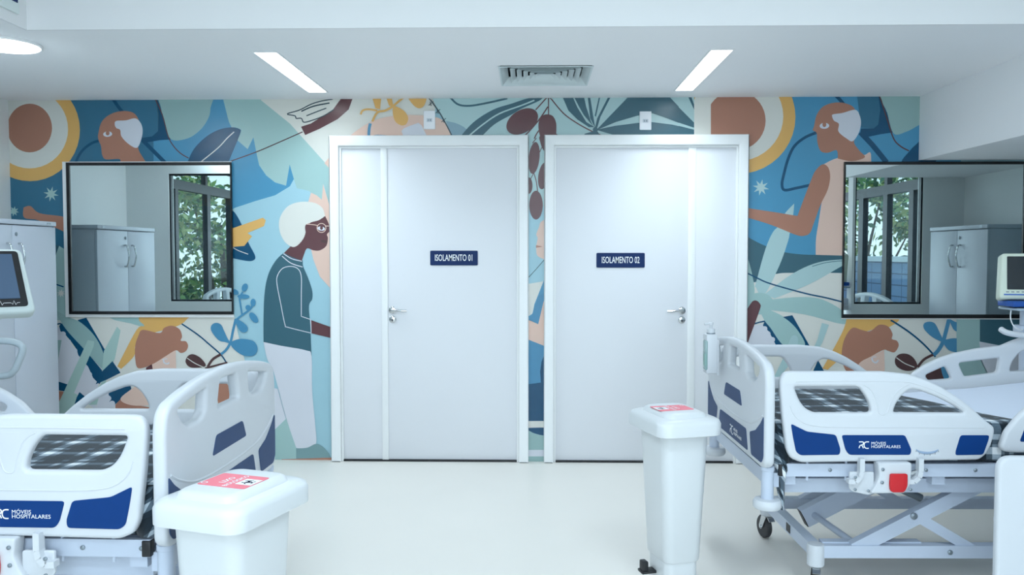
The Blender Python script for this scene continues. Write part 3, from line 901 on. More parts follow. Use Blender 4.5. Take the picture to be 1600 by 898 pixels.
def make_bed(name, label, s, loc, rz):
    root = thing(name, label, 'bed', loc, rz)
    P = lambda u, v, z: (s * u, v, z)
    # ---- boards
    def board(nm, u0, dz, outer):
        bm = B()
        fn = lambda a, b, c: P(u0 + c, a, b + (dz if b > .7 else 0))
        mir = lambda h: [(.86 - a, b) for a, b in h]
        plate(bm, rounded(BOARD, .03, 3), [rounded(H_A, .012), rounded(H_B, .012), rounded(mir(H_A), .012)], t=.040, bev=.014, fn=fn, seg=4)
        # moulded ridge sweeping over the lower field
        for c in (-.0185, .0185):
            tube(bm, [P(u0 + c, v, z) for v, z in catmull([(-.01, .76), (.05, .73), (.15, .70), (.28, .688), (.43, .686), (.58, .688), (.71, .70), (.81, .73), (.87, .76)], False, 4)], .005, 6)
        o = finish(bm, nm, PLAST, root, 50)
        up = outer
        sh = [[(.315, .802), (.545, .802), (.577, .742), (.283, .742)], [(.215, .662), (.645, .662), (.672, .578), (.188, .578)],
              [(.85, .728), (.885, .76), (.885, .60), (.86, .575), (.725, .575), (.70, .662), (.78, .685)]]
        sh.append([(.86 - a, b) for a, b in sh[2]])
        for k, q in enumerate(sh):
            bm = B()
            plate(bm, rounded(q, .012), t=.004, bev=.001, fn=lambda a, b, c: P(u0 + up * (.0205 + c), a, b), seg=1)
            if k == 1:
                mirror = (1 if (s * up) > 0 else -1)
                f = lambda x, y: P(u0 + up * .0232, .40 + mirror * x, .612 + y)
                add_text(bm, lambda x, y: f(x, y + .0085), 'MÓVEIS', .017, 1.1, .0004, 'LEFT')
                add_text(bm, lambda x, y: f(x, y - .0085), 'HOSPITALARES', .017, 1.1, .0004, 'LEFT')
                logo(bm, lambda x, y: f(x - .062, y), .034)
            io = finish(bm, 'accent_panel', [SLATE, WHITE], o)
            io['label'] = 'slate blue accent panel'
        return o
    def logo(bm, f, h):
        k = h / 1.0
        strokes = [[(0, .5), (.55, .5), (.66, .42), (.68, .25), (.58, .08), (.38, .02), (.18, -.08), (.06, -.28), (.04, -.5)],
                   [(.34, .02), (.50, -.12), (.62, -.34), (.68, -.5)],
                   [(1.55, .5), (1.15, .5), (.90, .38), (.80, .12), (.80, -.12), (.92, -.38), (1.15, -.5), (1.52, -.5)]]
        for st in strokes:
            Lp, Rp = ribbon([(a * k, b * k) for a, b in catmull(st, False, 4)], .15 * k)
            vL = [bm.verts.new(f(*p)) for p in Lp]; vR = [bm.verts.new(f(*p)) for p in Rp]
            for i in range(len(vL) - 1):
                try: bm.faces.new((vL[i], vL[i + 1], vR[i + 1], vR[i])).material_index = 1
                except ValueError: pass
    board('footboard', .02, 0, -1)
    board('headboard', 2.06, .03, 1)
    # ---- rails; out = -1 near plane faces camera, +1 far plane
    def rail(nm, v0, out, outline, holes, inserts, t=.034, lift=0.0, text=None):
        bm = B()
        tilt = lambda b: out * max(0, b - .6) * 0.02
        fn = lambda a, b, c: P(a, v0 + out * c + tilt(b), b)
        plate(bm, rounded(outline, .012, 2), [rounded(h, .014, 3) for h in holes], t=t, bev=.012, fn=fn, seg=4)
        if holes is not None and nm == 'foot_side_rail':
            yo = t / 2 - .0005
            # recessed groove lines of the moulding, drawn as thin raised ribs
            for pts in (catmull([(.10, .80), (.115, .765), (.15, .735), (.20, .722), (.30, .717), (.55, .717), (.84, .716)], False, 4),
                        catmull([(.375, .880), (.405, .86), (.425, .82), (.437, .775), (.452, .765), (.470, .775), (.484, .82), (.51, .86), (.55, .882)], False, 4),
                        catmull([(.120, .892), (.30, .894), (.50, .893), (.58, .882), (.68, .842), (.76, .790)], False, 4)):
                tube(bm, [P(a, v0 + out * yo + tilt(b), b) for a, b in pts], .0022, 6)
        o = finish(bm, nm, PLAST, root, 50)
        for k, q in enumerate(inserts):
            bm = B()
            plate(bm, rounded(q, .010), t=.004, bev=.001, fn=lambda a, b, c: P(a, v0 + out * (t / 2 + .0006 + c) + tilt(b), b), seg=1)
            if text == k:
                mx = sum(a for a, _ in q) / len(q)
                sg = s if out < 0 else -s
                zt = .649
                f = lambda x, y: P(mx - .004 + sg * x, v0 + out * (t / 2 + .0030) + tilt(zt), zt + y)
                add_text(bm, lambda x, y: f(x - .020, y + .0062), 'MÓVEIS', .0160, 1.04, .0, 'LEFT')
                add_text(bm, lambda x, y: f(x - .020, y - .0066), 'HOSPITALARES', .0160, 1.04, .0, 'LEFT')
                logo(bm, lambda x, y: f(x - .066, y), .0245)
            io = finish(bm, 'accent_panel', [NAVYP, WHITE], o)
            io['label'] = 'navy blue accent panel'
        return o
    for v0, out in ((0.0, -1), (WB, 1)):
        r = rail('foot_side_rail', v0, out, RAIL, [RH1, RH2], [RA, RB_, RC_], text=1)
        bm = B()
        g = [(.625 + .045 * math.sin(a) * 1.0, .640 - .022 * math.cos(a) + .0) for a in [R_(x) for x in range(-70, 71, 14)]]
        tube(bm, [P(a, v0 + out * .0185, b) for a, b in g], [.001, .003, .004, .0045, .005, .005, .005, .0045, .004, .003, .001], 8, mi=2)
        plate(bm, [(.575, .603), (.675, .603), (.675, .630), (.575, .630)], t=.002, bev=.0005, fn=lambda a, b, c: P(a, v0 + out * (.0172 + c), b), seg=1)
        for a, b in g[::2]: box(bm, *sorted((s * (a - .0006), s * (a + .0006))), v0 + out * .019 - .0012, v0 + out * .019 + .0012, b - .010, b - .004, mi=1)
        cyl(bm, (s * .625, v0 + out * .019), .003, .614, .620, 8, 1)
        finish(bm, 'angle_gauge', [PLAST, GREYM, mat('gauge_blue_grey', (150, 170, 196), .3)], r)
        hr = rail('head_side_rail', v0, out, HEAD, [HH1, HH2, HH3], [HI1, HI2])
        if out == 1:
            bm = B()
            for a in (1.31, 1.45, 1.17): lathe(bm, P(a, v0 - .018, .712), [(.006, 0), (.006, -.003), (.003, -.005)], n=10, axis='y')
            plate(bm, rounded([(1.02, .70), (1.10, .722), (1.55, .738), (1.80, .74), (1.80, .66), (1.02, .65)], .02), t=.004, bev=.001, fn=lambda a, b, c: P(a, v0 - .019 + c, b), seg=1)
            finish(bm, 'rail_bolt_cover', [PLAST], hr)
        # release bracket with lever under the foot rail
        bm = B()
        o_ = v0 + out * .012
        plate(bm, rounded([(.432, .585), (.56, .585), (.56, .56), (.556, .50), (.535, .468), (.405, .466), (.425, .50), (.438, .535)], .01), t=.05, bev=.006, fn=lambda a, b, c: P(a, o_ + out * (c - .0), b))
        plate(bm, rounded([(.332, .545), (.425, .545), (.425, .462), (.405, .455), (.345, .468), (.332, .48)], .008), t=.012, bev=.003, fn=lambda a, b, c: P(a, o_ + out * c, b))
        for a0 in (.372, .595):
            pts = [(a0, .60), (a0, .55), (a0 - .006, .528), (a0 - .024, .512), (a0 - .05, .512)]
            for i in range(len(pts) - 1):
                bar(bm, P(pts[i][0], o_ + out * .012, pts[i][1]), P(pts[i + 1][0], o_ + out * .012, pts[i + 1][1]), .018, .028, up=(0, 1, 0))
        for a0, b0 in ((.345, .53), (.345, .483), (.395, .478), (.449, .56), (.447, .51), (.555, .483)):
            lathe(bm, P(a0, o_ + out * .026, b0), [(.006, 0), (.006, out * .003), (.002, out * .005)], n=10, axis='y', mi=1)
        bk = finish(bm, 'rail_bracket', [PLAST, GREYM], root, 40)
        bm = B()
        plate(bm, rounded([(.474, .545), (.540, .545), (.540, .500), (.533, .482), (.524, .474), (.484, .474), (.475, .482), (.472, .505)], .008), t=.012, bev=.004, fn=lambda a, b, c: P(a, o_ + out * (.031 + c), b))
        lv = finish(bm, 'release_lever', RED, bk, 40)
        lv['label'] = 'red release lever'
        bm = B()
        for i, (aa, bb, r_) in enumerate(((.30, .555, .009), (.33, .50, .011), (.40, .47, .008))):
            pass
        tube(bm, [P(.560, o_, .535), P(.60, o_, .548)], .009, 10)
        finish(bm, 'hinge_pin', CHROME, bk, 40)
    # ---- mattress
    bm = B()
    prof = [(.06, 0), (.95, 0), (1.25, .022), (1.6, .06), (2.02, .10)]
    n = 10
    rings = []
    for u, dz in prof:
        ring = []
        for y, z in rounded([(.045, .565 + dz), (.855, .565 + dz), (.855, .708 + dz), (.045, .708 + dz)], .035, 5):
            ring.append(bm.verts.new(P(u, y, z)))
        rings.append(ring)
    for A, Bq in zip(rings, rings[1:]):
        for k in range(len(A)): bm.faces.new((A[k], A[(k + 1) % len(A)], Bq[(k + 1) % len(A)], Bq[k]))
    bm.faces.new(rings[0]); bm.faces.new(rings[-1])
    mt = finish(bm, 'mattress', SHEET, root, 40)
    mt['label'] = 'mattress in a plain white sheet'
    # ---- upper frame
    bm = B()
    for v in (.028, .872):
        bar(bm, P(.075, v, .542), P(.86, v, .542), .020, .050)
        bar(bm, P(.86, v, .542), P(2.02, v, .542), .020, .050)
        for u in (.10, .27, .64, .83):
            lathe(bm, P(u, v + (-.010 if v < .4 else .010), .543), [(.007, 0), (.007, -.003 if v < .4 else .003), (.003, -.005 if v < .4 else .005)], n=10, axis='y', mi=1)
        for u in (.185, .335):
            tube(bm, [P(u, v, .50), P(u, v, .59)], .005, 8)
        vv = .11 if v < .4 else .79
        bar(bm, P(.10, vv, .464), P(2.0, vv, .464), .05, .055)
    for u in (.12, .70, 1.3, 1.98): bar(bm, P(u, .04, .500), P(u, .86, .500), .05, .04)
    box(bm, *sorted((s * .08, s * 2.02)), .05, .85, .545, .563)
    finish(bm, 'bed_frame', [STEELW, GREYM], root)
    bm = B()
    bar(bm, P(.055, .03, .50), P(.055, .87, .50), .045, .055)
    fb = finish(bm, 'foot_beam', STEELW, root)
    for v in (.02, .88):
        bm = B()
        lathe(bm, P(.030, v, 0), [(.0235, .425), (.0235, .540), (.026, .542), (.026, .556), (.022, .558), (.018, .556), (.015, .545)], n=24)
        finish(bm, 'frame_socket', STEELW, root, 40)
        bm = B()
        lathe(bm, P(.030, v, 0), [(.024, .392), (.048, .394), (.054, .402), (.054, .420), (.048, .429), (.026, .432)], n=28)
        finish(bm, 'bumper_disc', PLAST, root, 40)
        bm = B()
        vc = .026 if v < .4 else .874
        box(bm, *sorted((s * .072, s * .098)), vc - .014, vc + .014, .519, .565, bev=.003)
        finish(bm, 'frame_end_cap', BLACK, root, 30)
    # ---- base frame
    bm = B()
    va, vb = .155, .80
    bar(bm, P(.27, va, .180), P(.27, vb, .180), .045, .050)
    bar(bm, P(1.72, va, .180), P(1.72, vb, .180), .045, .050)
    for v in (va, vb): bar(bm, P(.25, v, .180), P(1.74, v, .180), .045, .050)
    for v in (va, vb): bar(bm, P(.30, v + (.03 if v < .4 else -.03), .195), P(.70, v + (.03 if v < .4 else -.03), .195), .04, .03)
    for u in (.80, 1.25): lathe(bm, P(u, va - .0225, .18), [(.010, 0), (.010, -.004), (.004, -.007)], n=12, axis='y', mi=1)
    finish(bm, 'base_frame', [STEELW, GREYM], root)
    bm = B()
    box(bm, *sorted((s * .2455, s * .2475)), .40, .45, .163, .198)
    finish(bm, 'rating_plate', BLACK, root)
    for u in (.27, 1.72):
        for v in (va, vb):
            bm = B()
            lathe(bm, P(u, v, 0), [(.030, .118), (.034, .122), (.035, .195), (.032, .206), (.012, .209)], n=24)
            finish(bm, 'castor_sleeve', PLAST, root, 40)
            a = R_(12 if v > .4 else -15)
            cst = bpy.data.objects.new('castor', None); cst.empty_display_size = .05
            C.objects.link(cst); cst.parent = root; cst.location = P(u, v, 0); cst.rotation_euler = (0, 0, a)
            bm = B()
            lathe(bm, (0, .028, .0555), [(.012, -.014), (.050, -.014), (.055, -.009), (.055, .009), (.050, .014), (.012, .014)], n=28, axis='x')
            finish(bm, 'wheel', RUBBER, cst, 40)
            bm = B()
            for q in (-1, 1):
                plate(bm, rounded([(-.022, .118), (.020, .118), (.046, .055), (.030, .040), (.012, .055)], .01), t=.003, bev=.0005, fn=lambda y, z, c, q=q: (q * .019 + c, y, z), seg=1)
            lathe(bm, (0, 0, 0), [(.024, .112), (.026, .118), (.024, .124), (.014, .126), (.012, .140)], n=16)
            tube(bm, [(-.024, .028, .0555), (.024, .028, .0555)], .008, 10)
            bar(bm, (0, -.02, .118), (0, -.045, .098), .03, .004)
            finish(bm, 'fork', CHROME, cst, 40)
    # ---- scissor lift
    for v, d in ((.16, 0), (.775, 0)):
        bm = B()
        bar(bm, P(.42, v, .185), P(.97, v, .475), .04, .055)
        bar(bm, P(.655, v - .012, .33), P(.90, v - .012, .185), .012, .040)
        lathe(bm, P(.655, v - .02, .325), [(.014, 0), (.014, -.006), (.005, -.009)], n=14, axis='y', mi=1)
        lathe(bm, P(.93, v - .02, .455), [(.012, 0), (.012, -.006), (.005, -.009)], n=14, axis='y', mi=1)
        finish(bm, 'lift_arm', [STEELW, GREYM], root)
        bm = B()
        bar(bm, P(1.65, v + .02, .20), P(1.15, v + .02, .47), .04, .055)
        finish(bm, 'lift_arm', [STEELW, GREYM], root)
    bm = B()
    bar(bm, P(.355, .55, .186), P(.86, .55, .455), .05, .082)
    finish(bm, 'lift_arm', STEELW, root)
    bm = B()
    bar(bm, P(.352, .55, .1845), P(.355, .55, .186), .046, .078)
    finish(bm, 'arm_end_cap', BLACK, root)
    bm = B()
    tube(bm, [P(.395, .55, .205), P(.44, .18, .195)], .014, 12)
    finish(bm, 'cross_rod', STEELW, root, 40)
    bm = B()
    tube(bm, [P(.52, .42, .455), P(.66, .42, .385)], .030, 14)
    tube(bm, [P(.64, .42, .395), P(.82, .42, .315)], .017, 14)
    finish(bm, 'actuator', GREYM, root, 40)
    bm = B()
    box(bm, *sorted((s * .28, s * .40)), .25, .40, .40, .45, bev=.006)
    finish(bm, 'control_box', BLACK, root, 40)
    # ---- backrest deck
    bm = B()
    bar(bm, P(1.0, .45, .552), P(2.0, .45, .645), .78, .012)
    finish(bm, 'backrest_deck', STEELW, root)
    return root

def make_blanket(name, label, s, loc, rz, ufar, unear, seed, drop_near=.575, tail=True):
    rnd = random.Random(seed)
    NU, NV = 56, 46
    Wd, zt = .815, .722
    bm = B()
    uvl = bm.loops.layers.uv.new('UVMap')
    ph = [rnd.uniform(0, 6.28) for _ in range(8)]
    hn, hf = zt - drop_near, .11
    tot = hn + Wd + hf
    grid = []
    for i in range(NU + 1):
        row = []
        for j in range(NV + 1):
            t = j / NV * tot
            if t < hn: v, z = .037, drop_near + t
            elif t < hn + Wd: v, z = .0425 + (t - hn), zt
            else: v, z = .863, zt - (t - hn - Wd)
            # round the two long edges
            r = .035
            if abs(t - hn) < r:
                k = (t - hn) / r
                v = .037 + (.0055 + r * .5) * ((k + 1) / 2) ** 2 * 1.0; z = zt - r * .35 * ((1 - k) / 2) ** 2 * 2
            if abs(t - hn - Wd) < r:
                k = (t - hn - Wd) / r
                v = .8575 - r * .2 + r * .35 * (k + 1) / 2; z = zt - r * .35 * ((1 + k) / 2) ** 2 * 2
            vv = max(0, min(1, (v - .04) / .82))
            ue = unear + (ufar - unear) * vv
            if t < hn: ue = unear + .02 * math.sin(9 * t / hn)
            u = .068 + (ue - .068) * i / NU
            if z > zt - .02:
                z += .003 * math.sin(u * 9 + v * 5 + ph[0]) + .002 * math.sin(v * 14 + u * 5 + ph[1])
                if u > .95: z += (u - .95) * .075
            else:
                v -= (.0035 * math.sin(u * 38 + ph[3]) + .0025 * math.sin(u * 71 + ph[4])) * (1 if v < .4 else -1)
            row.append((bm.verts.new((s * u, v, z)), u, t, i, j))
        grid.append(row)
    for i in range(NU):
        for j in range(NV):
            q = (grid[i][j], grid[i + 1][j], grid[i + 1][j + 1], grid[i][j + 1])
            f = bm.faces.new([a[0] for a in q])
            for lp, a in zip(f.loops, q): lp[uvl].uv = (a[1] + .002 * math.sin(a[2] * 9), a[2] + .002 * math.sin(a[1] * 11))
    # bundled corner hanging between the board and the rail
    prof = [(.715, .050), (.695, .074), (.65, .084), (.61, .078), (.575, .062), (.54, .034), (.50, .026), (.46, .022), (.42, .016), (.385, .006)]
    if not tail: prof = prof[:5] + [(.570, .02)]
    rings = []
    for k, (z, r) in enumerate(prof):
        ring = []
        for a in range(16):
            an = a / 16 * 2 * PI
            rr = r * (1 + .22 * math.sin(3 * an + k * .9 + ph[5]) + .10 * math.sin(7 * an + k))
            ring.append((bm.verts.new((s * (.086 + .006 * (k / 9) + rr * .45 * math.cos(an)), .056 - .012 * math.sin(k * .7) - (.024 if z < .56 else 0) + min(rr, .04) * .8 * math.sin(an), z)), an, z))
        rings.append(ring)
    for A, Bq in zip(rings, rings[1:]):
        for k in range(16):
            q = (A[k], A[(k + 1) % 16], Bq[(k + 1) % 16], Bq[k])
            f = bm.faces.new([a[0] for a in q])
            for lp, a in zip(f.loops, q): lp[uvl].uv = (.3 + .07 * math.sin(a[1] * .5 + a[2] * 6), a[2] * 1.2 + .03 * math.cos(a[1]))
    bm.faces.new([a[0] for a in rings[0]][::-1]); bm.faces.new([a[0] for a in rings[-1]])
    o = finish(bm, name, PLAID, None, 70)
    md = o.modifiers.new('thick', 'SOLIDIFY'); md.thickness = .006; md.offset = 0
    o.location = loc; o.rotation_euler = (0, 0, rz)
    return tag(o, label, 'blanket')

LR, RZR = (.887, 3.185, 0), R_(1.0)
LL, RZL = (-1.003, 2.285, 0), R_(-0.9)
make_bed('hospital_bed', 'white hospital bed at right with scissor-lift base and red release lever in view', 1, LR, RZR)
make_bed('hospital_bed', 'white hospital bed at left, its arched footboard behind the closest waste bin', -1, LL, RZL)
make_blanket('plaid_blanket', 'grey and white plaid blanket on the right-hand bed, leaving its white sheet bare', 1, LR, RZR, .77, 1.035, 3)
make_blanket('plaid_blanket', 'grey and white plaid blanket on the left-hand bed, seen through its rail opening', -1, LL, RZL, .86, 1.0, 5, tail=False)

# ================================================================== BINS
def make_bin(name, label, loc, rz, st, sz=(.285, .36)):
    root = thing(name, label, 'waste bin', loc, rz)
    w, d = sz
    H = 1.047
    bw, bd = w - .135, d - .115
    bm = B()
    loft(bm, [(bw - .035, bd - .025, .03, .0), (bw - .025, bd - .015, .035, .008), (bw - .025, bd - .015, .035, .135)])
    loft(bm, [(bw - .012, bd - .008, .035, .137), (bw - .002, bd, .04, .145), (bw + .045, bd + .045, .045, .660)])
    for q in (-1, 1): box(bm, q * .05 - .012, q * .05 + .012, bd / 2 - .01, bd / 2 + .028, .40, .62, bev=.004)
    finish(bm, 'bin_body', BINP, root, 40)
    bm = B()
    loft(bm, [(a_, b_, c_, z_ * H) for a_, b_, c_, z_ in [(w - .02, d - .02, .045, .628), (w + .002, d + .002, .052, .632), (w + .004, d + .004, .054, .672), (w - .006, d - .006, .056, .686), (w - .03, d - .03, .055, .692), (w - .085, d - .085, .042, .694), (w - .098, d - .098, .040, .706), (w - .115, d - .115, .036, .711), (w - .14, d - .14, .03, .712)]], n=8)
    lid = finish(bm, 'bin_lid', BINP, root, 50)
    bm = B()
    box(bm, -.05, .05, d / 2 - .002, d / 2 + .022, .662, .700, bev=.005)
    finish(bm, 'lid_hinge', BINP, root, 30)
    bm = B()
    box(bm, -.05, .0, -bd / 2 - .055, -bd / 2 + .07, .065, .077, bev=.004)
    box(bm, -.045, -.005, -bd / 2 - .05, -bd / 2 - .025, .065, .115, bev=.005)
    finish(bm, 'foot_pedal', BLACK, root, 30)
    bm = B()
    lathe(bm, ((bw - .023) / 2, 0.0, .07), [(.005, 0), (.005, .002)], n=12, axis='x')
    finish(bm, 'rivet', BLACK, root)
    # sticker on the lid: st = (centre x, centre y, rotation)
    cx, cy, ra, L_, W_ = st
    T = lambda x, y, z=.7464: (cx + x * math.cos(ra) - y * math.sin(ra), cy + x * math.sin(ra) + y * math.cos(ra), z)
    bm = B()
    plate(bm, rounded([(-L_ / 2, -W_ / 2), (L_ / 2, -W_ / 2), (L_ / 2, W_ / 2), (-L_ / 2, W_ / 2)], .008), t=.0012, bev=0, fn=lambda a, b, c: T(a, b, .7462 + c))
    k = W_ / .11
    # text reads across the width; symbol box at the far end
    add_text(bm, lambda x, y: T(-.018 * k - y, x - .0, .7470), 'LIXO', .024 * k, 1, .0004)
    add_text(bm, lambda x, y: T(.008 * k - y, x - .0, .7470), 'BIOLÓGICO', .0185 * k, 1, .0004)
    zb = .7471
    def quad(x0, x1, y0, y1, z, mi):
        bm.faces.new([bm.verts.new(T(*p, z)) for p in ((x0, y0), (x1, y0), (x1, y1), (x0, y1))]).material_index = mi
    bx0, bx1 = .022 * k, L_ / 2 - .001
    quad(bx0, bx1, -.026 * k, .026 * k, zb, 1)
    ccx, ccy, rr = (bx0 + bx1) / 2, 0, .0095 * k
    def rib(pts, wd):
        Lp, Rp = ribbon(pts, wd)
        vL = [bm.verts.new(T(*p, .7475)) for p in Lp]; vR = [bm.verts.new(T(*p, .7475)) for p in Rp]
        for i in range(len(vL) - 1): bm.faces.new((vL[i], vL[i + 1], vR[i + 1], vR[i])).material_index = 2
    for q in range(3):
        a = R_(180 + 120 * q)
        c = (ccx + rr * .95 * math.cos(a), ccy + rr * .95 * math.sin(a))
        rib([(c[0] + rr * math.cos(a + R_(t)), c[1] + rr * math.sin(a + R_(t))) for t in range(35, 326, 20)], .0035 * k)
    rib([(ccx + rr * .8 * math.cos(R_(t)), ccy + rr * .8 * math.sin(R_(t))) for t in range(0, 361, 24)], .0018 * k)
    # small pictogram in the lower corner
    rib2 = [(-L_ / 2 + .012 * k + .008 * k * math.cos(R_(t)), -W_ / 2 + .016 * k + .007 * k * math.sin(R_(t))) for t in range(0, 361, 30)]
    Lp, Rp = ribbon(rib2, .003 * k)
    vL = [bm.verts.new(T(*p, .7473)) for p in Lp]; vR = [bm.verts.new(T(*p, .7473)) for p in Rp]
    for i in range(len(vL) - 1): bm.faces.new((vL[i], vL[i + 1], vR[i + 1], vR[i])).material_index = 1
    so = finish(bm, 'sticker', [PINK, WHITE, mat('print_dark', (24, 26, 60), .5)], lid)
    so['label'] = 'pink biological waste sticker'
    return root
make_bin('pedal_bin', 'white pedal waste bin in the foreground before the left-hand bed', (-.826, 2.275, 0), R_(90 - 18), (.0, .0, R_(-90), .155, .118), (.36, .29))
make_bin('pedal_bin', 'white pedal waste bin standing beside the foot of the right-hand bed', (.588, 3.40, 0), R_(-90 + 17), (.0, -.01, R_(-90), .15, .105), (.345, .275))

# ================================================================== CABINETS
def make_cabinet(name, label, s, xf, y0, y1, h, dp=.44):
    root = thing(name, label, 'cabinet', (xf - s * dp / 2, (y0 + y1) / 2, 0))
    hw = (y1 - y0) / 2; hx = s * dp / 2
    X2 = lambda a, b: sorted((a, b))
    bm = B()
    box(bm, *X2(-hx, hx - s * .02), -hw + .004, hw - .004, .03, h - .03, bev=.002)
    box(bm, *X2(-hx, hx - s * .04), -hw + .02, hw - .02, 0, .03)
    finish(bm, 'cabinet_body', CABW, root, 30)
    bm = B()
    box(bm, *X2(-hx, hx + s * .006), -hw, hw, h - .028, h, bev=.003)
    box(bm, *X2(hx + s * .006, hx + s * .0075), hw - .10, hw - .06, h - .019, h - .008, mi=1)
    finish(bm, 'cabinet_top', [CABW, GREYM], root, 30)
    for q in (-1, 1):
        bm = B()
        box(bm, *X2(hx - s * .019, hx), *sorted((q * .002, q * (hw - .002))), .04, h - .034, bev=.0015)
        dr = finish(bm, 'cabinet_door', CABW, root, 30)
        bm = B()
        y = q * .055
        pts = catmull([(0, h - .14), (.02, h - .145), (.034, h - .20), (.034, h - .23), (.02, h - .29), (0, h - .295)], False, 4)
        tube(bm, [(hx + s * a, y, z) for a, z in pts], .006, 10)
        finish(bm, 'door_handle', CHROME, dr, 40)
        if q == 1:
            bm = B()
            lathe(bm, (hx, .035, h - .085), [(.011, 0), (.011, s * .004), (.008, s * .006)], axis='x', n=18)
            finish(bm, 'cabinet_lock', GREYM, dr, 40)
    return root
make_cabinet('storage_cabinet', 'pale grey two-door storage cabinet against the left wall beside the mural', 1, -3.0, 4.32, 5.20, 1.575)
make_cabinet('storage_cabinet', 'pale grey two-door storage cabinet seen reflected in the right-hand mirror', -1, 3.10, 4.37, 5.18, 1.575, .335)

# ================================================================== MIRRORS
def make_mirror(name, label, px0, px1, py0, py1, wl, wr, wt, wb_, white=None):
    a = onY(px0, py0, D - .02); b = onY(px1, py1, D - .02)
    x0, x1, z1, z0 = a.x, b.x, a.z, b.z
    cx = (x0 + x1) / 2
    root = thing(name, label, 'mirror', (cx, D - .02, z0))
    h = z1 - z0
    bm = B()
    plate(bm, [(x0 - cx, 0), (x1 - cx, 0), (x1 - cx, h), (x0 - cx, h)], [[(x0 - cx + wl, wb_), (x1 - cx - wr, wb_), (x1 - cx - wr, h - wt), (x0 - cx + wl, h - wt)]], t=.022, bev=.002, fn=lambda x, z, c: (x, c - .002, z), seg=1)
    finish(bm, 'mirror_frame', BFRAME, root)
    bm = B()
    box(bm, x0 - cx + wl - .002, x1 - cx - wr + .002, -.004, -.001, wb_ - .002, h - wt + .002)
    finish(bm, 'mirror_glass', MIRROR, root)
    bm = B()
    l, r, t, bt = white
    box(bm, x0 - cx - l, x1 - cx + r, 0.0, .0055, -bt, h + t, bev=.001)
    finish(bm, 'backing_board', STRIP, root, 30)
    return root
make_mirror('wall_mirror', 'large black-framed mirror on the mural wall, above the left-hand bed', 104, 365, 254, 491, .022, .008, .020, .020, (.030, .0, .006, .020))
make_mirror('wall_mirror', 'large black-framed mirror on the mural wall, above the right-hand bed', 1319, 1600, 253, 497, .008, .026, .018, .024, (0.0, .01, .0, .008))

# ================================================================== SMALL WALL THINGS
def text_width(t, size, bold):
    vs, _ = text_tris(t, size, 1, bold)
    return max(v[0] for v in vs) - min(v[0] for v in vs)

def door_sign(text, px0, px1, py0, py1, label):
    a = onY(px0, py0, D - .03); b = onY(px1, py1, D - .03)
    cx, cz = (a.x + b.x) / 2, (a.z + b.z) / 2
    w, h = (b.x - a.x), (a.z - b.z)
    bm = B()
    plate(bm, rounded([(-w / 2, -h / 2), (w / 2, -h / 2), (w / 2, h / 2), (-w / 2, h / 2)], .008), t=.004, bev=.001, fn=lambda x, z, c: (x, c, z), seg=1)
    add_text(bm, lambda x, y: (x, -.0026, y), text, .060, .245 / text_width(text, .060, .0), .0004)
    o = finish(bm, 'door_sign', [SIGN, WHITE])
    o.location = (cx, D - .0252, cz)
    return tag(o, label, 'sign')
door_sign('ISOLAMENTO 01', 672, 746.5, 391.5, 414.5, 'navy sign on the left-hand door, lettered ISOLAMENTO 01')
door_sign('ISOLAMENTO 02', 932, 1007.5, 395, 418, 'navy sign on the right-hand door, lettered ISOLAMENTO 02')

def wall_switch(px, py, label):
    c = onY(px, py, D - .012)
    bm = B()
    box(bm, -.038, .038, -.004, .007, -.060, .060, bev=.003)
    box(bm, -.018, .018, -.006, -.003, -.013, .010, bev=.001, mi=1)
    box(bm, -.010, -.004, -.0075, -.0055, -.008, .004, mi=2)
    box(bm, .003, .010, -.0075, -.0055, -.008, .004, mi=2)
    o = finish(bm, 'wall_switch', [mat('switch_white', (244, 246, 250), .3), mat('switch_grey', (206, 214, 222), .4), GREYM], None, 30)
    o.location = (c.x, D - .0125, c.z)
    tag(o, label, 'switch')
wall_switch(671, 187.5, 'small white switch plate on the mural above the ISOLAMENTO 01 door')
wall_switch(1008.5, 188.5, 'small white switch plate on the dark palm leaf above the ISOLAMENTO 02 door')

# ---- ceiling diffuser
root = thing('ceiling_vent', 'square white air diffuser with nested louvres in the ceiling', 'air vent', (.0815, 4.7785, ZC))
bm = B()
q = .252
def ring(bm, s0, z0, s1, z1, t=.003):
    for (a, b) in (((-1, -1), (1, -1)), ((1, -1), (1, 1)), ((1, 1), (-1, 1)), ((-1, 1), (-1, -1))):
        v = [bm.verts.new((a[0] * s0, a[1] * s0, z0)), bm.verts.new((b[0] * s0, b[1] * s0, z0)), bm.verts.new((b[0] * s1, b[1] * s1, z1)), bm.verts.new((a[0] * s1, a[1] * s1, z1))]
        bm.faces.new(v)
        w_ = [bm.verts.new(p.co + Vector((0, 0, t))) for p in v]
        bm.faces.new(w_[::-1]); bm.faces.new((v[0], v[1], w_[1], w_[0])); bm.faces.new((v[2], v[3], w_[3], w_[2]))
ring(bm, q + .004, -.008, q - .004, -.008); ring(bm, q - .004, -.008, q - .04, .036)
finish(bm, 'vent_frame', mat('vent_white', (214, 226, 228), .45), root)
for k in range(5):
    bm = B()
    s0 = .195 - k * .036
    ring(bm, s0, -.004, s0 - .026, .020, .0015)
    finish(bm, 'louvre', MATS['vent_white'], root)
bm = B()
box(bm, -.245, .245, -.245, .245, .075, .08)
for d_ in ((-.248, -.243, -.248, .248), (.243, .248, -.248, .248), (-.248, .248, -.248, -.243), (-.248, .248, .243, .248)): box(bm, *d_, .0, .08)
finish(bm, 'duct_throat', mat('duct_dark', (60, 70, 76), .7), root)

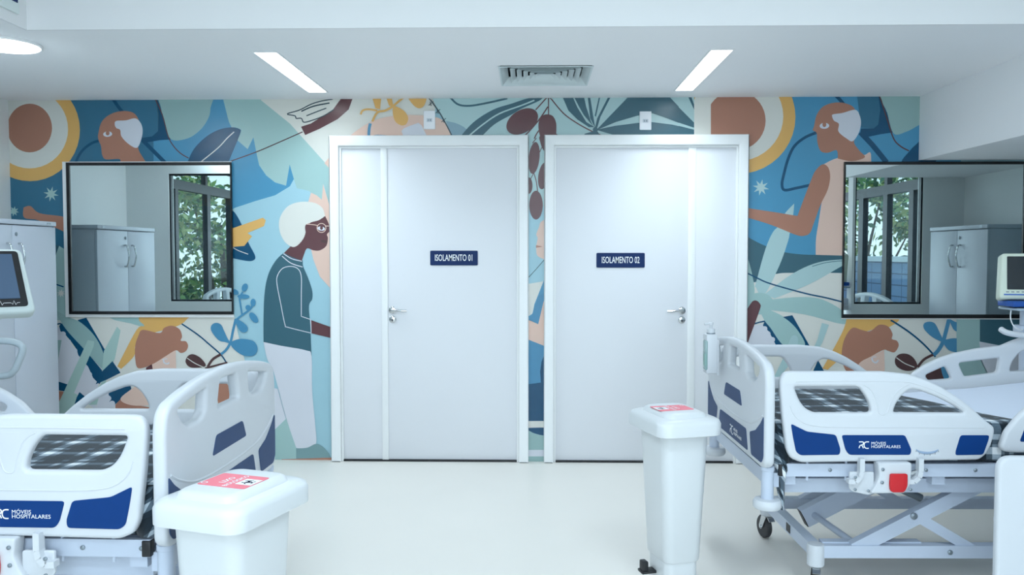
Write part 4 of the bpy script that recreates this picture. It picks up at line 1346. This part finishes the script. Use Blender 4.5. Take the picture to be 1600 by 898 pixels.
# ---- lamps
def strip_lamp(x0, x1, y0, y1, label):
    cx, cy = (x0 + x1) / 2, (y0 + y1) / 2
    root = thing('ceiling_light', label, 'light', (cx, cy, ZC), 0)
    a, b = (x1 - x0) / 2, (y1 - y0) / 2
    bm = B()
    plate(bm, [(-a - .006, -b - .006), (a + .006, -b - .006), (a + .006, b + .006), (-a - .006, b + .006)], [[(-a + .004, -b + .004), (a - .004, -b + .004), (a - .004, b - .004), (-a + .004, b - .004)]], t=.004, bev=.001, fn=lambda x, y, c: (x, y, -.003 + c), seg=1)
    finish(bm, 'light_frame', STRIP, root)
    bm = B()
    box(bm, -a + .002, a - .002, -b + .002, b - .002, .004, .012)
    finish(bm, 'light_diffuser', LAMP, root)
    l = area('strip_light_beam', (cx, cy, ZC - .012), (x1 - x0), (y1 - y0), P_LOW, spread=R_(135))
    return root
strip_lamp(-1.392, -1.272, 4.15, 5.225, 'long recessed strip light in the ceiling, left of the air diffuser')
strip_lamp(.892, 1.005, 4.17, 5.225, 'long recessed strip light in the ceiling, right of the air diffuser')
root = thing('ceiling_light', 'round surface-mounted disc light at the top left corner', 'light', (-2.53, 3.99, ZC))
bm = B()
lathe(bm, (0, 0, 0), [(.160, 0), (.163, -.004), (.163, -.010), (.156, -.014), (.152, -.012)], n=48)
finish(bm, 'light_frame', STRIP, root, 40)
bm = B()
lathe(bm, (0, 0, 0), [(.152, -.0122), (.151, -.016), (.02, -.018)], n=48)
finish(bm, 'light_diffuser', LAMP, root, 40)
lo = area('disc_light_beam', (-2.53, 3.99, ZC - .03), .28, .28, P_ROUND)
lo.data.shape = 'DISK'
# fill lights added under the high ceiling, near side; no panels are built
for i, (x, y) in enumerate(((-1.0, 1.5), (1.0, 1.5), (-1.2, -0.5), (1.2, -0.5), (0, -2.2))):
    area('room_fill', (x, y, ZH - .03), .6, .6, P_HIGH)

# ---- notice board high on the left soffit
bm = B()
plate(bm, [(-.5, 0), (.5, 0), (.5, .32), (-.5, .32)], t=.012, bev=.001, fn=lambda y, z, c: (c, y, z), seg=1)
box(bm, .0055, .0085, -.485, .485, .045, .31, mi=1)
o = finish(bm, 'notice_panel', [mat('panel_border', (222, 232, 230), .4), SIGN])
o.location = (-2.261, 3.17, ZC + .045)
tag(o, 'dark blue panel with a pale lower border fixed high at the top left', 'panel')

# ================================================================== MONITORS
def screen_local(root, rz, tilt, cx, cz, w, h, t, casing, bez, label_part):
    pass
# left: ventilator-style monitor on a cart
root = thing('patient_monitor', 'large grey patient monitor on a handled cart behind the left-hand bed', 'medical monitor', (-2.385, 3.42, 0))
Mx = Matrix.Translation((0.02, 0, 1.255)) @ Matrix.Rotation(R_(42), 4, 'Z') @ Matrix.Rotation(R_(-30), 4, 'X')
def mfn(a, b, c): return tuple(Mx @ Vector((a, -c, b)))
bm = B()
plate(bm, rounded([(-.24, -.165), (.245, -.165), (.222, .15), (-.22, .15)], .03), t=.06, bev=.014, fn=mfn)
finish(bm, 'monitor_casing', mat('casing_grey', (206, 218, 216), .4), root, 50)
bm = B()
plate(bm, rounded([(-.215, -.135), (.218, -.135), (.204, .135), (-.20, .135)], .016), t=.004, bev=.001, fn=lambda a, b, c: mfn(a, b, c + .0315), seg=1)
for x in (.03, .115, .165):
    L2, R2 = ribbon([(x - .03, -.118), (x - .012, -.118), (x - .006, -.126), (x, -.108), (x + .006, -.128), (x + .012, -.118), (x + .022, -.118)], .002)
    vL = [bm.verts.new(mfn(*p, .0342)) for p in L2]; vR = [bm.verts.new(mfn(*p, .0342)) for p in R2]
    for i in range(len(vL) - 1): bm.faces.new((vL[i], vL[i + 1], vR[i + 1], vR[i])).material_index = 1
finish(bm, 'screen_bezel', [BLACK, WHITE], root, 40)
bm = B()
plate(bm, [(-.19, -.098), (.190, -.098), (.180, .118), (-.18, .118)], t=.003, bev=0, fn=lambda a, b, c: mfn(a, b, c + .0350))
finish(bm, 'screen', mat('screen_grey', (70, 92, 118), .15, emit=(.10, .17, .28), es=.15), root)
bm = B()
tube(bm, catmull([(.02, -.07, 1.02), (.22, -.07, 1.02), (.285, -.07, 1.01), (.305, -.07, .985), (.285, -.07, .93), (.265, -.07, .895), (.22, -.07, .875), (.02, -.07, .875)], False, 4), .014, 12)
finish(bm, 'cart_handle', mat('handle_grey', (176, 188, 194), .4), root, 50)
bm = B()
tube(bm, [(.0, 0, .06), (.0, 0, 1.16)], .03, 16)
box(bm, -.10, .10, -.09, .09, .86, 1.06, bev=.02)
finish(bm, 'cart_pole', mat('casing_dark', (60, 66, 74), .4), root, 40)
bm = B()
for k in range(5):
    a = R_(72 * k + 10)
    bar(bm, (0, 0, .07), (.24 * math.cos(a), .24 * math.sin(a), .055), .04, .03)
    lathe(bm, (.24 * math.cos(a), .24 * math.sin(a), .022), [(.008, -.012), (.022, -.010), (.022, .010), (.008, .012)], n=16, axis='x')
finish(bm, 'cart_base', STEELW, root, 40)

# right: small monitor on a pole with tray
root = thing('patient_monitor', 'small cream patient monitor on a pole stand behind the right-hand bed', 'medical monitor', (2.56, 4.0, 0))
root.location = (2.50, 4.30, 0)
root.location = (2.325, 4.16, 0)
Mr = Matrix.Translation((.105, 0, 1.26)) @ Matrix.Rotation(R_(-12), 4, 'Z') @ Matrix.Rotation(R_(-12), 4, 'X')
def mfr(a, b, c): return tuple(Mr @ Vector((a, -c, b)))

bm = B()
plate(bm, rounded([(-.120, -.115), (.120, -.115), (.105, .115), (-.100, .115)], .018), t=.07, bev=.012, fn=mfr)
finish(bm, 'monitor_casing', MONP, root, 50)
bm = B()
plate(bm, rounded([(-.085, -.068), (.098, -.068), (.090, .098), (-.078, .098)], .004), t=.004, bev=.0005, fn=lambda a, b, c: mfr(a, b, c + .0345), seg=1)
finish(bm, 'screen', mat('screen_dark', (34, 42, 48), .15), root)
bm = B()
for k in range(8): plate(bm, [(-.09 + k * .023, -.082), (-.077 + k * .023, -.082), (-.077 + k * .023, -.077), (-.09 + k * .023, -.077)], t=.002, bev=0, fn=lambda a, b, c: mfr(a, b, c + .036), mi=1)
plate(bm, [(-.10, -.096), (.10, -.096), (.10, -.090), (-.10, -.090)], t=.002, bev=0, fn=lambda a, b, c: mfr(a, b, c + .036))
finish(bm, 'button_strip', [mat('button_blue', (34, 98, 190), .4), GREYM], root)
bm = B()
box(bm, .01, .22, -.09, .05, 1.118, 1.146, bev=.005)
o = finish(bm, 'monitor_mount', mat('mount_blue', (14, 78, 160), .4), root, 30)
bm = B()
box(bm, .025, .22, -.10, .07, 1.100, 1.112, bev=.004)
finish(bm, 'instrument_tray', mat('tray_grey', (168, 184, 196), .4), root, 30)
bm = B()
tube(bm, catmull([(-.030, -.06, 1.008), (-.02, -.09, .995), (.03, -.10, .985), (.12, -.10, .978), (.22, -.09, .978)], False, 5), .014, 12, flat=1)
tube(bm, [(.17, -.10, .980), (.17, .03, .980)], .012, 10)
finish(bm, 'cart_handle', PLAST, root, 50)
bm = B()
tube(bm, [(.150, .05, .08), (.150, .05, 1.10)], .024, 16)
box(bm, .11, .20, .01, .09, .965, 1.02, bev=.008)
finish(bm, 'cart_pole', STEELW, root, 40)
bm = B()
for k in range(5):
    a = R_(72 * k + 20)
    bar(bm, (.150, .05, .08), (.150 + .10 * math.cos(a), .05 + .10 * math.sin(a), .06), .035, .03)
    lathe(bm, (.150 + .10 * math.cos(a), .05 + .10 * math.sin(a), .022), [(.008, -.012), (.022, -.010), (.022, .010), (.008, .012)], n=16, axis='x')
finish(bm, 'cart_base', STEELW, root, 40)
bm = B()
tube(bm, catmull([(.04, -.02, 1.105), (.032, -.03, 1.06), (.05, -.03, 1.02), (.09, -.02, 1.0), (.12, .02, 1.0)], False, 5), .003, 8)
finish(bm, 'cable', WHITE, root, 50)

# ================================================================== SOAP DISPENSER on the right bed's footboard
root = thing('sanitizer_dispenser', 'white pump bottle in a holder hooked on the right bed footboard', 'dispenser', (.824, 3.80, .0), R_(1))
bm = B()
box(bm, -.030, .022, -.036, .036, .832, 1.012, bev=.008)
box(bm, .020, .030, -.028, .028, .825, .985, bev=.002)
finish(bm, 'holder', PLAST, root, 40)
bm = B()
box(bm, -.036, -.022, -.0375, .010, .850, .985, bev=.006)
finish(bm, 'bottle', mat('bottle_clear', (150, 176, 176), .15), root, 40)
bm = B()
box(bm, -.0375, -.028, -.0385, -.010, .872, .925)
finish(bm, 'bottle_label', mat('label_teal', (140, 176, 170), .5), root)
bm = B()
lathe(bm, (-.002, 0, 0), [(.018, 1.014), (.018, 1.034), (.014, 1.038), (.007, 1.040), (.007, 1.052), (.011, 1.053), (.011, 1.064), (.006, 1.066)], n=20)
tube(bm, [(-.002, 0, 1.058), (-.034, -.01, 1.056)], .005, 10)
finish(bm, 'pump', PLAST, root, 40)
bm = B()
tube(bm, [(-.002, 0, 1.010), (-.002, 0, 1.017)], .0195, 20)
finish(bm, 'bottle_neck', GREYM, root, 40)

# ================================================================== WHITE PANEL at the right edge
root = thing('standing_panel', 'smooth white rounded panel standing at the right edge before the bed', 'panel', (2.0, 2.92, 0))
bm = B()
plate(bm, rounded([(-.37, .05), (.37, .05), (.37, .672), (-.37, .672)], [.02, .02, .05, .05], 6), t=.035, bev=.012, fn=lambda x, z, c: (x, c, z), seg=4)
finish(bm, 'panel_body', PLAST, root, 50)
for q in (-1, 1):
    bm = B()
    box(bm, q * .28 - .02, q * .28 + .02, -.12, .12, 0, .05, bev=.006)
    finish(bm, 'panel_foot', STEELW, root, 30)

# ================================================================== OUTSIDE
def foliage(name, label, loc, h, r, n, seed, cols, trunk_h):
    rnd = random.Random(seed)
    root = thing(name, label, 'tree', loc, 0, 'trees outside the windows')
    bm = B()
    clumps = []
    for k in range(34):
        a = rnd.uniform(0, 2 * PI); rr = r * math.sqrt(rnd.random()); zz = trunk_h + (h - trunk_h) * rnd.random()
        clumps.append((rr * math.cos(a), rr * math.sin(a), zz, rnd.uniform(.25, .5)))
    for k in range(n):
        c = clumps[k % len(clumps)]
        p = Vector((c[0] + rnd.gauss(0, c[3] * .6), c[1] + rnd.gauss(0, c[3] * .6), c[2] + rnd.gauss(0, c[3] * .5)))
        d = Vector((rnd.gauss(0, 1), rnd.gauss(0, 1), rnd.gauss(-.3, .7))).normalized()
        sd = d.cross(Vector((rnd.gauss(0, 1), rnd.gauss(0, 1), rnd.gauss(0, 1)))).normalized()
        L, W = rnd.uniform(.12, .24), rnd.uniform(.03, .055)
        f = bm.faces.new([bm.verts.new(p), bm.verts.new(p + d * L * .5 + sd * W), bm.verts.new(p + d * L), bm.verts.new(p + d * L * .5 - sd * W)])
        f.material_index = rnd.randrange(len(cols))
    finish(bm, 'foliage', cols, root)
    bm = B()
    tube(bm, [(0, 0, 0), (.08, .05, h * .4), (-.05, .1, h * .8)], [.14, .10, .04], 10)
    for k in range(6):
        c = clumps[k]
        tube(bm, [(.05, .05, h * .35), (c[0] * .6, c[1] * .6, c[2] * .8), (c[0], c[1], c[2])], [.05, .03, .01], 6)
    finish(bm, 'trunk', mat('bark', (88, 76, 66), .9), root, 50)
    return root
LG = [mat('leaf_light', (150, 186, 104), .6), mat('leaf_mid', (112, 160, 92), .6), mat('leaf_dark', (70, 118, 84), .6), mat('leaf_yellow', (200, 206, 132), .6)]
GZ = -3.0
foliage('tree', 'green leafy tree outside, seen reflected in the left-hand mirror', (-6.6, 1.6, GZ), 5.5, 1.3, 15000, 11, LG, 2.2)
foliage('tree', 'green leafy tree outside, seen reflected in the left-hand mirror', (-8.2, -2.4, GZ), 6.2, 1.6, 9000, 12, LG, 2.4)
foliage('tree', 'green leafy tree outside, seen reflected in the left-hand mirror', (-6.4, -6.4, GZ), 6.2, 1.6, 8000, 13, LG, 2.2)
foliage('tree', 'dark green leafy tree outside, seen reflected in the right-hand mirror', (6.8, 1.6, GZ), 5.9, 1.3, 14000, 14, LG[1:], 2.4)
foliage('tree', 'dark green leafy tree outside, seen reflected in the right-hand mirror', (8.4, -2.4, GZ), 6.8, 1.7, 9000, 15, LG, 2.4)
foliage('tree', 'dark green leafy tree outside, seen reflected in the right-hand mirror', (6.6, -6.4, GZ), 6.4, 1.7, 8000, 16, LG[1:], 2.4)
for o in bpy.data.objects:
    if o.get('category') == 'tree' and 'right-hand' in o['label']: o['group'] = 'trees outside the right windows'
def outer_ground():
    bm = B()
    box(bm, -30, 30, -30, 30, GZ - .1, GZ)
    return struct(finish(bm, 'ground', mat('lawn', (92, 116, 70), .9, noise=.2, nscale=2)))
outer_ground()
# tiled parapet outside the right windows
bm = B()
box(bm, 4.55, 4.75, -6, 4.4, GZ, 1.27)
box(bm, 4.50, 4.80, -6, 4.4, 1.27, 1.335, mi=1)
tile = bpy.data.materials.new('parapet_tile'); tile.use_nodes = True
tn = tile.node_tree; bk = tn.nodes.new('ShaderNodeTexBrick'); tcd = tn.nodes.new('ShaderNodeTexCoord')
mp = tn.nodes.new('ShaderNodeMapping'); mp.inputs['Rotation'].default_value = (0, PI / 2, 0)
sep = tn.nodes.new('ShaderNodeSeparateXYZ'); cmb = tn.nodes.new('ShaderNodeCombineXYZ')
tn.links.new(tcd.outputs['Object'], sep.inputs[0]); tn.links.new(sep.outputs['Y'], cmb.inputs['X']); tn.links.new(sep.outputs['Z'], cmb.inputs['Y'])
tn.links.new(cmb.outputs[0], bk.inputs['Vector'])
bk.offset = 0; bk.inputs['Color1'].default_value = (*lin((130, 164, 204)), 1); bk.inputs['Color2'].default_value = (*lin((120, 154, 198)), 1); bk.inputs['Mortar'].default_value = (*lin((70, 96, 132)), 1)
bk.inputs['Scale'].default_value = 1; bk.inputs['Brick Width'].default_value = .3; bk.inputs['Row Height'].default_value = .14; bk.inputs['Mortar Size'].default_value = .008
tn.links.new(bk.outputs['Color'], tn.nodes['Principled BSDF'].inputs['Base Color'])
o = finish(bm, 'wall_parapet', [tile, WHITE])
struct(o)
